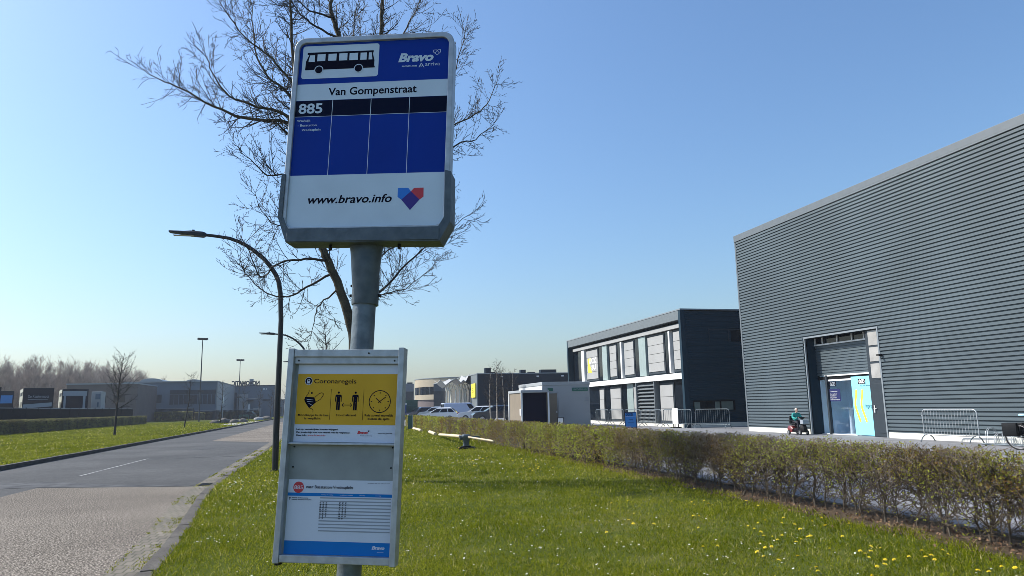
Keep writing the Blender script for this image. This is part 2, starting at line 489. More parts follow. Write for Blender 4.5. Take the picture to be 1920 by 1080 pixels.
def seg_mesh(name, segs, mats, parent=None, n=3):
    """many straight tapered twigs (x0,y0,z0,x1,y1,z1,r0,r1) as one mesh"""
    A = np.array(segs, float)
    P0, P1, r0, r1 = A[:, 0:3], A[:, 3:6], A[:, 6:7], A[:, 7:8]
    D = P1 - P0
    D /= np.maximum(np.linalg.norm(D, axis=1, keepdims=True), 1e-9)
    a = np.where(np.abs(D[:, 2:3]) < 0.9, np.array([[0, 0, 1.0]]), np.array([[1.0, 0, 0]]))
    U = np.cross(a, D)
    U /= np.linalg.norm(U, axis=1, keepdims=True)
    Wv = np.cross(D, U)
    N = len(A)
    V = np.zeros((N, 2 * n, 3))
    for k in range(n):
        c, s = math.cos(2 * math.pi * k / n), math.sin(2 * math.pi * k / n)
        V[:, k] = P0 + (U * c + Wv * s) * r0
        V[:, n + k] = P1 + (U * c + Wv * s) * r1
    base = (np.arange(N) * 2 * n)[:, None]
    F = np.concatenate([base + np.array([[k, (k + 1) % n, n + (k + 1) % n, n + k]]) for k in range(n)], axis=0)
    return np_mesh(name, V.reshape(-1, 3), F, mats, parent, smooth=True)

def leaf_mesh(name, P, size, mats, parent=None, asp=0.6):
    """P (n,3) leaf centres, size (n,) -> random diamonds"""
    N = len(P)
    a = rng.normal(size=(N, 3))
    a /= np.linalg.norm(a, axis=1, keepdims=True)
    b = np.cross(a, rng.normal(size=(N, 3)))
    b /= np.linalg.norm(b, axis=1, keepdims=True)
    s = size[:, None]
    V = np.stack([P - a * s * 0.5, P + b * s * 0.5 * asp, P + a * s * 0.5, P - b * s * 0.5 * asp], axis=1)
    F = np.arange(N * 4).reshape(N, 4)
    return np_mesh(name, V.reshape(-1, 3), F, mats, parent)

def tag(o, label=None, cat=None, group=None, kind=None):
    if label: o['label'] = label
    if cat: o['category'] = cat
    if group: o['group'] = group
    if kind: o['kind'] = kind
    return o

def thing(name, label, cat, loc=(0, 0, 0), rz=0.0, group=None):
    o = bpy.data.objects.new(name, None)
    COL.objects.link(o)
    o.empty_display_size = 0.2
    o.location = loc
    o.rotation_euler = (0, 0, rz)
    return tag(o, label, cat, group)

KIDS = {}
def dup(o, loc, rz, label, scale=1.0, parent=None):
    """a copy of a thing with copies of its parts and sub-parts"""
    c = o.copy()
    COL.objects.link(c)
    if parent is None:
        c.location = loc
        c.rotation_euler = (0, 0, rz)
        c.scale = (scale,) * 3
        c['label'] = label
    else:
        c.parent = parent
    for ch in [x for x in bpy.data.objects if x.parent == o]:
        dup(ch, None, None, None, parent=c)
    return c

_txt = {}
def text_geo(s, bold=0.0):
    key = (s, bold)
    if key not in _txt:
        cu = bpy.data.curves.new('lettering', 'FONT')
        cu.body = s
        cu.size = 1
        cu.offset = bold
        cu.resolution_u = 3
        ob = bpy.data.objects.new('lettering', cu)
        COL.objects.link(ob)
        bpy.context.view_layer.update()
        me = ob.evaluated_get(bpy.context.evaluated_depsgraph_get()).to_mesh()
        vs = [(v.co.x, v.co.y) for v in me.vertices]
        fs = [tuple(p.vertices) for p in me.polygons]
        bpy.data.objects.remove(ob)
        bpy.data.curves.remove(cu)
        _txt[key] = (vs, fs)
    return _txt[key]

def put_text(mb, s, u0, u1, base, cap, fn, m=0, shear=0.0, bold=0.0, mirror=False, cut=True):
    """text fitted between u0 and u1 on a baseline; cap = height of a capital; fn(u, v) -> 3D"""
    vs, fs = text_geo(s, bold)
    if not vs:
        return
    if cut and mb.f:
        mb.cut()
    xs = [p[0] + shear * p[1] for p in vs]
    a, b = min(xs), max(xs)
    k = (u1 - u0) / (b - a)
    kv = cap / 0.70
    out = []
    for (x, y) in vs:
        t = (x + shear * y - a) * k
        u = (u1 - t) if mirror else (u0 + t)
        out.append(fn(u, base + y * kv))
    mb.add(out, fs, m)

def rrect(x0, x1, z0, z1, r, n=5):
    out = []
    for cx, cz, a0 in ((x1 - r, z1 - r, 0), (x0 + r, z1 - r, 90), (x0 + r, z0 + r, 180), (x1 - r, z0 + r, 270)):
        for k in range(n + 1):
            a = R(a0 + 90 * k / n)
            out.append((cx + r * math.cos(a), cz + r * math.sin(a)))
    return out

def circle(cx, cz, r, n=24):
    return [(cx + r * math.cos(2 * math.pi * k / n), cz + r * math.sin(2 * math.pi * k / n)) for k in range(n)]

def ring_prism(mb, outer, inner, d0, d1, m=0):
    """frame between two outlines with the same number of points"""
    n = len(outer)
    v = [(a, d0, b) for a, b in outer] + [(a, d0, b) for a, b in inner] + [(a, d1, b) for a, b in outer] + [(a, d1, b) for a, b in inner]
    f = []
    for i in range(n):
        j = (i + 1) % n
        f += [(i, j, n + j, n + i), (2 * n + j, 2 * n + i, 3 * n + i, 3 * n + j), (j, i, 2 * n + i, 2 * n + j), (n + i, n + j, 3 * n + j, 3 * n + i)]
    mb.add(v, f, m)

def stroke(mb, pts, w, y, m=0):
    """flat stroke along a 2D polyline"""
    for (a, b), (c, d) in zip(pts[:-1], pts[1:]):
        l = math.hypot(c - a, d - b)
        nx, nz = -(d - b) / l * w / 2, (c - a) / l * w / 2
        mb.flat([(a + nx, b + nz), (a - nx, b - nz), (c - nx, d - nz), (c + nx, d + nz)], y, m)


# ================================================================== SETTING
def struct(name, mb, mats, label=None, bevel=0.0):
    return tag(mb.build(name, mats, bevel=bevel), label, None, None, 'structure')

# right kerb line (X of the gutter / kerb boundary against Y)
KR = [(-12, -1.62), (2, -1.62), (7.8, -1.70), (10.8, -1.88), (13.5, -2.13), (15.6, -2.28), (19, -2.33), (30, -2.28), (60, -2.3), (320, -2.3)]
def kx(y):
    return np.interp(y, [a for a, b in KR], [b for a, b in KR])
YS = sorted(set([a for a, b in KR] + [9.3, 12.2, 14.5, 17, 24, 45]))
ROADZ, LEFTZ = -0.05, 0.07

mb = MB(); mb.quad((-1400, -1400, -0.13), (1400, -1400, -0.13), (1400, 1400, -0.13), (-1400, 1400, -0.13))
struct('ground', mb, 'field', 'flat fields stretching away to the horizon')

def strip(name, f0, f1, z, mats, label, ys=YS, z1=None):
    mb = MB()
    for a, b in zip(ys[:-1], ys[1:]):
        mb.quad((f0(a), a, z), (f1(a), a, z), (f1(b), b, z), (f0(b), b, z))
        if z1 is not None:
            mb.quad((f0(a), a, z1), (f0(a), a, z), (f0(b), b, z), (f0(b), b, z1))
            mb.quad((f1(a), a, z), (f1(a), a, z1), (f1(b), b, z1), (f1(b), b, z))
    return struct(name, mb, mats, label)

strip('road', lambda y: -9.15, lambda y: kx(y) - 0.30, ROADZ, 'asphalt', 'grey asphalt road leading away to the left of the sign')
strip('gutter', lambda y: kx(y) - 0.34, lambda y: kx(y) + 0.005, ROADZ + 0.006, 'gutter', 'mossy brick gutter along the right kerb', z1=-0.13)
# kerb stones on the right, each a metre, set slightly unevenly
mb = MB()
y = -10.0
while y < 120:
    y1 = y + 0.99
    a, b = kx(y), kx(y1)
    dz = random.uniform(-0.006, 0.006); dx = random.uniform(-0.006, 0.006)
    v = [(a + dx, y, -0.13), (a + dx + 0.18, y, -0.13), (b + dx + 0.18, y1, -0.13), (b + dx, y1, -0.13),
         (a + dx + 0.015, y, 0.0 + dz), (a + dx + 0.18, y, 0.003 + dz), (b + dx + 0.18, y1, 0.003 + dz), (b + dx + 0.015, y1, 0.0 + dz)]
    mb.add(v, [(0, 3, 2, 1), (4, 5, 6, 7), (0, 1, 5, 4), (1, 2, 6, 5), (2, 3, 7, 6), (3, 0, 4, 7)])
    y += 1.0
struct('kerb', mb, 'kerb', 'flat grey kerb stones between gutter and right verge', bevel=0.006)
mb = MB()
y = 0.0
while y < 140:
    mb.box(-9.30, -9.15, y, y + 0.99, -0.13, LEFTZ + 0.012 + random.uniform(-0.004, 0.004))
    y += 1.0
struct('kerb', mb, 'kerb', 'raised kerb along the far left side of the road', bevel=0.01)
# pale chipped patches, tar band, centre line
mb = MB()
z = ROADZ + 0.004
pts = [(-6.10, -12), (-6.10, 16.8), (-6.05, 18.3), (-2.63, 17.0), (-2.45, 14.0), (-2.19, 10.8), (-2.02, 7.8), (-1.94, 2), (-1.94, -12)]
mb.add([(a, b, z) for a, b in pts], [tuple(range(len(pts) - 1, -1, -1))])
struct('road_patch', mb, 'chip', 'pale pinkish chipped surface of the near right lane')
mb = MB()
pts = [(-5.95, 43.3), (-2.62, 39.3), (-2.62, 180), (-5.6, 180)]
mb.add([(a, b, z) for a, b in pts], [(0, 1, 2, 3)])
struct('road_patch', mb, 'chip', 'pale chipped surface of the right lane further away')
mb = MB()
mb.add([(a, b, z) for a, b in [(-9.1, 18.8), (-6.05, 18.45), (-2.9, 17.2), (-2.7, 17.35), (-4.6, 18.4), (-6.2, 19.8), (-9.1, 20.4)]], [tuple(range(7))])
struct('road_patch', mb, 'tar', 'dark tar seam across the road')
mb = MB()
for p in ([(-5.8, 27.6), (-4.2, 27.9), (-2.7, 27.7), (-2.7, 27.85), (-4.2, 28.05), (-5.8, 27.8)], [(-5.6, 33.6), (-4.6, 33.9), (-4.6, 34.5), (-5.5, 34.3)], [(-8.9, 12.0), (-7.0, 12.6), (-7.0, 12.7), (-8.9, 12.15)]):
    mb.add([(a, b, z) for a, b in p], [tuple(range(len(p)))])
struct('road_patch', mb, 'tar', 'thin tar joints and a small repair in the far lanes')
mb = MB()
for (xa, ya, xb, yb, w) in ((-6.10, 21.4, -5.95, 28.3, 0.065),):
    mb.quad((xa - w / 2, ya, z), (xa + w / 2, ya, z), (xb + w / 2, yb, z), (xb - w / 2, yb, z))
for (xa, ya, xb, yb, w) in ():
    pass
struct('road_marking', mb, 'marking', 'thin worn white centre line on the road')

dg = thing('drain_grate', 'black drain grate in the gutter beside the right kerb', 'drain grate', (-2.46, 17.35, ROADZ))
mb = MB()
mb.box(-0.14, 0.14, -0.25, 0.25, -0.03, 0.012)
mb.build('grate_frame', 'black', dg)
mb = MB()
for k in range(6):
    mb.cut(); mb.box(-0.11, 0.11, -0.22 + k * 0.08, -0.18 + k * 0.08, 0.012, 0.020)
mb.build('bar', 'black', dg)
# verges (lawn), soil strip, paved yard
strip('lawn', lambda y: kx(y) + 0.185, lambda y: 6.5, -0.004, 'turf', 'grass verge between the road and the right hedge', ys=YS[:-1] + [130])
mb = MB(); mb.quad((-30, -5, LEFTZ), (-9.3, -5, LEFTZ), (-9.3, 130, LEFTZ), (-30, 130, LEFTZ)); mb.quad((-120, -5, LEFTZ), (-30, -5, LEFTZ), (-30, 260, LEFTZ), (-120, 260, LEFTZ)); mb.quad((-30, 130, LEFTZ), (-9.3, 130, LEFTZ), (-7.5, 260, LEFTZ), (-30, 260, LEFTZ))
struct('lawn', mb, 'turf', 'grass verge on the left side of the road')
mb = MB(); mb.quad((6.18, -5, 0.002), (7.15, -5, 0.002), (7.15, 12, 0.002), (6.25, 12, 0.002)); mb.quad((6.25, 12, 0.002), (7.15, 12, 0.002), (7.15, 61, 0.002), (6.5, 61, 0.002))
struct('soil_strip', mb, 'soil', 'bare leafy soil under the right hedge')
mb = MB(); mb.box(7.15, 120, -30, 200, -0.13, -0.002)
struct('yard_paving', mb, 'paver', 'grey block paved yard in front of the dark halls')
mb = MB()
y = -5.0
while y < 60:
    mb.box(7.08, 7.16, y, y + 0.99, -0.1, 0.03); y += 1
struct('edging', mb, 'kerb', 'thin concrete edging between soil strip and yard')
mb = MB(); mb.box(-11.6, -9.32, 88, 118, -0.1, LEFTZ + 0.02)
struct('driveway', mb, 'slab', 'pale concrete entrance strip beside the left lawn')

# ================================================================== BUS STOP SIGN
Rz = Matrix.Rotation(R(-20.412), 3, 'Z'); Rx = Matrix.Rotation(R(-2.981), 3, 'X'); Ry = Matrix.Rotation(R(1.690), 3, 'Y')
SM = (Rz @ Rx @ Ry).to_4x4()
SM.translation = (0.00934, 3.04905, 0.0)
stop = thing('bus_stop_sign', 'blue and white bus stop sign on a grey steel pole with poster case', 'bus stop sign')
stop.matrix_world = SM
fs_ = lambda y: (lambda u, v: (u, y, v))

mb = MB()
mb.lathe([(0.050, -0.12), (0.050, 1.98)], 32, (0.031, 0.10))
pole = mb.build('pole', 'galv', stop)
mb = MB()
prof = [(1.962, 0.0575, 0.0575), (1.968, 0.0590, 0.0590), (2.03, 0.0590, 0.0590), (2.10, 0.0615, 0.058), (2.16, 0.0665, 0.056), (2.20, 0.071, 0.053), (2.235, 0.079, 0.048)]
N = 32
mb.rings([[(0.033 + ru * math.cos(2 * math.pi * k / N), 0.075 + (0.025 if i < 3 else 0.02 - 0.02 * i / 6) + ry * math.sin(2 * math.pi * k / N), z) for k in range(N)] for i, (z, ru, ry) in enumerate(prof)], 0)
neck = mb.build('pole_socket', 'galv_dark', stop)
mb = MB()
for u in (-0.026, 0.092):
    mb.cut(); mb.tube([(u, 0.10, 2.005), (u + (0.012 if u > 0 else -0.012), 0.10, 2.005)], 0.007, 6)
mb.cut(); mb.tube([(-0.028, 0.10, 2.05), (-0.036, 0.10, 2.05)], 0.006, 6)
mb.build('bolt', 'black', neck)
# channel bracket under the plate
mb = MB()
out = [(-0.346, 2.54), (-0.3475, 2.338), (-0.302, 2.222), (0.382, 2.219), (0.4275, 2.305), (0.4235, 2.532)]
inn = [(-0.328, 2.54), (-0.328, 2.345), (-0.299, 2.285), (0.3745, 2.283), (0.4, 2.327), (0.395, 2.54)]
mb.prism(out + inn[::-1], -0.018, 0.085, 'xz')
mb.box(-0.30, 0.38, -0.0215, -0.0185, 2.224, 2.276)
br = mb.build('bracket', 'galv_dark', stop, bevel=0.004)
mb = MB()
for u in (-0.1145, 0.1945):
    mb.cut(); mb.tube([(u, 0.03, 2.222), (u, 0.03, 2.198)], 0.007, 6)
mb.build('bolt', 'black', br)
# plate
mb = MB()
o_ = rrect(-0.337, 0.416, 2.283, 3.213, 0.052, 7)
i_ = rrect(-0.3135, 0.3925, 2.292, 3.188, 0.034, 7)
ring_prism(mb, o_, i_, -0.012, 0.055)
fr_ = mb.build('plate_frame', 'alu', stop, bevel=0.003)
mb = MB()
mb.prism(rrect(-0.325, 0.404, 2.288, 3.20, 0.042, 7), 0.0, 0.045, 'xz', 0)
L1, L2, L3, L4 = -0.0006, -0.0012, -0.0018, -0.0024
def rect(mb, a, b, c, d, y, m):
    mb.flat([(a, c), (b, c), (b, d), (a, d)], y, m)
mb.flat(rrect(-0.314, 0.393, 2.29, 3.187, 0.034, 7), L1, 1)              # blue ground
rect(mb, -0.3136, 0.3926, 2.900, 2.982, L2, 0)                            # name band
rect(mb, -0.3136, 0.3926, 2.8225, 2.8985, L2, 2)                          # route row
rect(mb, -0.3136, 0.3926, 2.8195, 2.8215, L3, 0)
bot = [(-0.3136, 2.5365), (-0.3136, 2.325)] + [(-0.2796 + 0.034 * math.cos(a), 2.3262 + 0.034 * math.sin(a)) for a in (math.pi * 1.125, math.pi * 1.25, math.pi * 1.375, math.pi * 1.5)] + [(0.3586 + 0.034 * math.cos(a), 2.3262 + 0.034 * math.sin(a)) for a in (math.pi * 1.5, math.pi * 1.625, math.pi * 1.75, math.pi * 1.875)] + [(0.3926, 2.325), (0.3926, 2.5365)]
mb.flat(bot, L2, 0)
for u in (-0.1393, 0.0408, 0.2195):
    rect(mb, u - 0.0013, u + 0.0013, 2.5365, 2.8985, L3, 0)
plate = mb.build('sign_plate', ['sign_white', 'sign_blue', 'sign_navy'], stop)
# bus pictogram
mb = MB()
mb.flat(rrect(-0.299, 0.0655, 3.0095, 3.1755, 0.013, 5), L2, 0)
bus = [(-0.283, 3.0535), (-0.2815, 3.097), (-0.268, 3.1305), (-0.2765, 3.132), (-0.2765, 3.1425), (0.0395, 3.1405), (0.0395, 3.1295), (0.0355, 3.1295), (0.0455, 3.090), (0.0455, 3.063), (0.0485, 3.061), (0.0485, 3.0535)]
mb.flat(bus, L3, 1)
for w in ([(-0.2632, 3.128), (-0.2395, 3.128), (-0.2395, 3.094), (-0.266, 3.094), (-0.2694, 3.098)], [(-0.2275, 3.1315), (-0.189, 3.1315), (-0.189, 3.0965), (-0.2275, 3.0965)],
          [(-0.175, 3.1315), (-0.136, 3.1315), (-0.136, 3.0965), (-0.175, 3.0965)], [(-0.1232, 3.1315), (-0.0841, 3.1315), (-0.0841, 3.0955), (-0.1232, 3.0955)],
          [(-0.0742, 3.131), (-0.0335, 3.131), (-0.0335, 3.095), (-0.0742, 3.095)], [(-0.022, 3.1305), (0.008, 3.1305), (0.008, 3.0945), (-0.022, 3.0945)],
          [(0.0175, 3.130), (0.0305, 3.130), (0.0358, 3.0945), (0.0175, 3.0945)]):
    mb.flat(w, L4, 0)
for cu in (-0.2165, -0.0278):
    mb.flat(circle(cu, 3.0525, 0.0215), L4, 0)
    mb.flat(circle(cu, 3.0525, 0.0175), L4 - 0.0006, 1)
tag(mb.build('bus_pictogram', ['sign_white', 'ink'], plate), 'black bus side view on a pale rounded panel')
# lettering
mb = MB()
T = L3
put_text(mb, 'Bravo', 0.158, 0.322, 3.0765, 0.040, fs_(T), 0, 0.24, 0.045)
heart = [(0.3205, 3.1275), (0.3345, 3.128), (0.338, 3.1245), (0.3415, 3.128), (0.3535, 3.1285), (0.3535, 3.1165), (0.3385, 3.102), (0.3205, 3.118), (0.3205, 3.1275)]
stroke(mb, heart, 0.0022, T, 0)
stroke(mb, [(0.3275, 3.112), (0.338, 3.1245), (0.3485, 3.1115)], 0.0018, T, 0)
put_text(mb, 'samen met', 0.1755, 0.2475, 3.0495, 0.0095, fs_(T), 0, 0.15, 0.02)
stroke(mb, [(0.2555, 3.0445), (0.2665, 3.0655), (0.2785, 3.0445)], 0.0035, T, 0)
stroke(mb, [(0.2585, 3.0555), (0.2665, 3.0485), (0.2755, 3.0555)], 0.003, T, 0)
put_text(mb, 'arriva', 0.2845, 0.353, 3.0505, 0.0185, fs_(T), 0, 0, 0.0)
put_text(mb, 'Van Gompenstraat', -0.163, 0.250, 2.9225, 0.037, fs_(T), 1, 0, 0.018)
put_text(mb, '885', -0.2985, -0.1855, 2.8375, 0.047, fs_(T), 0, 0, 0.025)
put_text(mb, 'Waalwijk', -0.3015, -0.238, 2.796, 0.0105, fs_(T), 0, 0, 0.012)
put_text(mb, '- Busstation', -0.297, -0.2075, 2.7735, 0.0105, fs_(T), 0, 0, 0.012)
put_text(mb, 'Vredesplein', -0.277, -0.1875, 2.751, 0.0105, fs_(T), 0, 0, 0.012)
put_text(mb, 'www.bravo.info', -0.222, 0.160, 2.4035, 0.037, fs_(T), 1, 0.22, 0.02)
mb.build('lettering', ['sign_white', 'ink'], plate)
mb = MB()
hb = [(0.1855, 2.4665), (0.2315, 2.4665), (0.2445, 2.4500), (0.203, 2.4125), (0.1855, 2.425)]
hr = [(0.2445, 2.4500), (0.258, 2.4655), (0.3005, 2.4655), (0.3015, 2.424), (0.2845, 2.4115)]
hv = [(0.2445, 2.4500), (0.2845, 2.4115), (0.2437, 2.3635), (0.203, 2.4125)]
for i, p in enumerate((hb, hr, hv)):
    mb.flat(p, T, i)
tag(mb.build('heart_logo', ['heart_blue', 'red', 'heart_violet'], plate), 'angular blue, red and violet heart')

# poster case
mb = MB()
mb.box(-0.2515, -0.2265, -0.014, 0.040, 0.8945, 1.757)
mb.box(0.2255, 0.2495, -0.014, 0.045, 0.8945, 1.760)
mb.box(-0.2265, 0.2255, -0.010, 0.042, 1.7215, 1.752)
mb.box(-0.2265, 0.2255, -0.010, 0.040, 0.8985, 0.9275)
mb.box(-0.2265, 0.2255, -0.004, 0.030, 1.3590, 1.3680)
mb.box(-0.2265, 0.2255, 0.000, 0.02, 1.6925, 1.7215)
case = mb.build('poster_case', 'alu', stop, bevel=0.002)
mb = MB()
mb.box(-0.2265, 0.2255, 0.018, 0.026, 0.9275, 1.7215)
mb.build('back_plate', 'alu_plate', case)
mb = MB()
mb.box(-0.2255, -0.03, 0.027, 0.048, 1.55, 1.60).cut().box(0.09, 0.2245, 0.027, 0.048, 1.55, 1.60).cut()
mb.box(-0.2255, -0.03, 0.027, 0.048, 1.05, 1.10).cut().box(0.09, 0.2245, 0.027, 0.048, 1.05, 1.10)
mb.build('clamp', 'galv_dark', case)
mb = MB()
for u, v in ((-0.2065, 1.3505), (0.2114, 1.3515), (-0.2063, 1.2686), (0.2082, 1.2706), (-0.208, 1.706), (0.207, 1.706), (0.098, 1.7365)):
    yy = 0.018 if v < 1.70 else (0.0 if v < 1.72 else -0.010)
    mb.cut(); mb.tube([(u, yy, v), (u, yy - 0.003, v)], 0.0035, 8)
mb.cut(); mb.box(-0.244, -0.228, -0.006, 0.03, 0.886, 0.8945)
mb.build('screw', 'black', case)

# corona poster
mb = MB()
Y0 = 0.0165
mb.box(-0.2135, 0.2230, Y0, 0.0178, 1.3705, 1.6915, 0)
def pr(a, b, c, d, m, k=1):
    rect(mb, a, b, c, d, Y0 - 0.0005 * k, m)
pr(-0.2125, 0.222, 1.4415, 1.6520, 1)
# faint crease shapes in the yellow sheet
tag(mb.build('poster', ['paper', 'yellow'], case), 'yellow Coronaregels poster')
poster = bpy.data.objects['poster']
mb = MB()
yk = Y0 - 0.0010
f2 = fs_(yk)
mb.flat(circle(-0.1647, 1.6215, 0.0165), yk, 3)
mb.flat(circle(-0.1647, 1.6215, 0.0145), yk - 0.0003, 2)
mb.flat(circle(-0.1647, 1.6225, 0.0075), yk - 0.0006, 3)
mb.flat(circle(-0.1647, 1.6240, 0.0040), yk - 0.0009, 2)
mb.flat([(-0.1725, 1.6115), (-0.1570, 1.6115), (-0.1610, 1.6185), (-0.1690, 1.6185)], yk - 0.0008, 3)
put_text(mb, 'Coronaregels', -0.1408, 0.0424, 1.6125, 0.0185, f2, 0, 0, 0.008)
for u in (-0.0635, 0.0775):
    rect(mb, u - 0.0007, u + 0.0007, 1.462, 1.588, yk, 0)
# mask
mk = [(-0.1755, 1.5555), (-0.1355, 1.5535), (-0.1268, 1.533), (-0.1548, 1.5085), (-0.1700, 1.527), (-0.1785, 1.543)]
mb.flat(mk, yk, 0)
for a, b in (((-0.168, 1.545), (-0.139, 1.5425)), ((-0.166, 1.5365), (-0.138, 1.534)), ((-0.158, 1.528), (-0.139, 1.519))):
    stroke(mb, [a, b], 0.0014, yk - 0.0003, 3)
stroke(mb, [(-0.1335, 1.553), (-0.117, 1.568), (-0.1045, 1.573), (-0.0975, 1.570), (-0.0970, 1.563), (-0.1030, 1.553), (-0.109, 1.545), (-0.127, 1.534)], 0.0022, yk, 0)
stroke(mb, [(-0.172, 1.556), (-0.164, 1.566), (-0.160, 1.577), (-0.160, 1.585)], 0.0022, yk, 0)
stroke(mb, [(-0.153, 1.509), (-0.141, 1.505), (-0.137, 1.499), (-0.137, 1.491)], 0.0022, yk, 0)
mb.flat(circle(-0.1475, 1.5715, 0.0040, 10), yk, 0)
# two figures and the arrow
for cu in (-0.0305, 0.0425):
    mb.flat(circle(cu, 1.5740, 0.0046, 12), yk, 0)
    mb.flat([(cu - 0.0105, 1.5655), (cu + 0.0105, 1.5655), (cu + 0.0135, 1.561), (cu + 0.0140, 1.536), (cu + 0.0112, 1.536), (cu + 0.0095, 1.556), (cu + 0.0078, 1.556), (cu + 0.0078, 1.535),
             (cu - 0.0078, 1.535), (cu - 0.0078, 1.556), (cu - 0.0095, 1.556), (cu - 0.0112, 1.536), (cu - 0.0140, 1.536), (cu - 0.0135, 1.561)], yk, 0)
    rect(mb, cu - 0.0078, cu - 0.0008, 1.501, 1.535, yk, 0)
    rect(mb, cu + 0.0008, cu + 0.0078, 1.501, 1.535, yk, 0)
stroke(mb, [(-0.0125, 1.5225), (0.0270, 1.5225)], 0.0026, yk, 0)
for s, t in ((-0.0140, 1), (0.0285, -1)):
    stroke(mb, [(s + t * 0.0075, 1.5295), (s, 1.5225), (s + t * 0.0075, 1.5155)], 0.0026, yk, 0)
# clock
for k in range(40):
    a, b = 2 * math.pi * k / 40, 2 * math.pi * (k + 1) / 40
    stroke(mb, [(0.1475 + 0.0452 * math.cos(a), 1.5380 + 0.0452 * math.sin(a)), (0.1475 + 0.0452 * math.cos(b), 1.5380 + 0.0452 * math.sin(b))], 0.0032, yk, 0)
for k in range(8):
    a = 2 * math.pi * k / 8
    stroke(mb, [(0.1475 + 0.0330 * math.cos(a), 1.5380 + 0.0330 * math.sin(a)), (0.1475 + 0.0385 * math.cos(a), 1.5380 + 0.0385 * math.sin(a))], 0.0032, yk, 0)
stroke(mb, [(0.1405, 1.5335), (0.172, 1.5565)], 0.0032, yk, 0)
stroke(mb, [(0.1525, 1.5335), (0.1310, 1.5515)], 0.0032, yk, 0)
put_text(mb, 'Mondkapje in de bus', -0.2015, -0.069, 1.476, 0.0088, f2, 0, 0, 0.02)
put_text(mb, 'is verplicht', -0.172, -0.102, 1.4625, 0.0088, f2, 0, 0, 0.02)
put_text(mb, 'Houd afstand', -0.0365, 0.049, 1.477, 0.0088, f2, 0, 0, 0.02)
put_text(mb, 'Reis zoveel mogelijk', 0.086, 0.207, 1.477, 0.0088, f2, 0, 0, 0.02)
put_text(mb, 'buiten de spits', 0.100, 0.192, 1.463, 0.0088, f2, 0, 0, 0.02)
put_text(mb, 'Let op: vertrektijden kunnen wijzigen!', -0.203, -0.025, 1.4190, 0.0062, f2, 2, 0, 0.03)
put_text(mb, 'Plan je reis altijd kort voor vertrek met de reisplanner.', -0.2025, 0.028, 1.4065, 0.0062, f2, 2, 0, 0.03)
put_text(mb, 'Meer info:', -0.2015, -0.157, 1.3945, 0.0062, f2, 2, 0, 0.03)
put_text(mb, 'www.bravo.info', -0.1535, -0.0765, 1.3945, 0.0062, f2, 1, 0, 0.01)
put_text(mb, 'Bravo', 0.059, 0.1035, 1.4055, 0.0110, f2, 1, 0.24, 0.05)
mb.flat([(0.1035, 1.4195), (0.1100, 1.4195), (0.1100, 1.4165), (0.1068, 1.4130), (0.1035, 1.4165)], yk, 2)
put_text(mb, 'Samen onderweg', 0.072, 0.121, 1.3965, 0.0035, f2, 2, 0, 0.0)
put_text(mb, 'samen met', 0.1475, 0.1765, 1.4065, 0.0035, f2, 2, 0, 0.02)
put_text(mb, 'arriva', 0.186, 0.206, 1.4065, 0.0048, f2, 2, 0, 0.02)
stroke(mb, [(0.1785, 1.4045), (0.1815, 1.411), (0.1845, 1.4045)], 0.0013, yk, 2)
mb.build('lettering', ['ink', 'red', 'ink', 'paper'], poster)

# timetable
mb = MB()
mb.box(-0.2195, 0.2180, Y0, 0.0178, 0.9285, 1.2190, 0)
rect(mb, -0.2195, 0.2180, 1.1540, 1.1665, Y0 - 0.0005, 1)
rect(mb, -0.2195, 0.2180, 0.9285, 0.9795, Y0 - 0.0005, 1)
for k in range(11):
    v = 1.1480 - 0.0128 * k
    rect(mb, -0.0815, 0.2150, v - 0.0023, v + 0.0023, Y0 - 0.0005, 2)
tt = tag(mb.build('timetable', ['paper', 'cyan_blue', 'ink_grey'], case), 'white timetable sheet for line 885 with a blue foot band')
mb = MB()
mb.flat(circle(-0.1755, 1.188, 0.0225), yk, 1)
put_text(mb, '885', -0.1935, -0.1575, 1.1805, 0.0150, fs_(yk - 0.0004), 3, 0, 0.0)
put_text(mb, 'naar Busstation Vredesplein', -0.1425, 0.053, 1.1850, 0.0118, f2, 0, 0, 0.012)
put_text(mb, 'dienstregeling geldig vanaf 13 december 2020', 0.1145, 0.2060, 1.2075, 0.0028, f2, 0, 0, 0.0)
put_text(mb, 'Waalwijk, Van Gompenstraat', -0.2010, -0.1315, 1.1445, 0.0042, f2, 0, 0, 0.03)
put_text(mb, 'Waalwijk, Busstation Vredesplein', -0.2020, -0.1175, 1.1380, 0.0036, f2, 0, 0, 0.02)
mb.flat([(-0.2115, 1.1485), (-0.2065, 1.1485), (-0.2065, 1.144), (-0.2085, 1.1415), (-0.2085, 1.137), (-0.2100, 1.137), (-0.2100, 1.1415), (-0.2115, 1.144)], yk, 0)
for k, t in enumerate(('maandag t/m vrijdag', 'vakantie', 'zaterdag', 'zondag')):
    u = (-0.077, 0.0, 0.083, 0.150)[k]
    put_text(mb, t, u, u + (0.048, 0.055, 0.024, 0.022)[k], 1.1590, 0.0032, f2, 3, 0, 0.0)
for k in range(8):
    v = 1.1325 - 0.0086 * k
    for u in (-0.0815, 0.0000):
        for q in range(3 if k < 7 else 2):
            put_text(mb, str((7 + k, 7, 37)[q]).zfill(2), u + q * 0.0125, u + q * 0.0125 + 0.0062, v - 0.006, 0.0052, f2, 0, 0, 0.05, cut=False)
put_text(mb, 'Bravo', 0.1450, 0.1975, 0.9545, 0.0125, f2, 3, 0.24, 0.045)
put_text(mb, 'www.bravo.info', 0.168, 0.194, 0.9425, 0.003, f2, 3, 0, 0.0)
mb.build('lettering', ['ink', 'red', 'ink', 'paper'], tt)

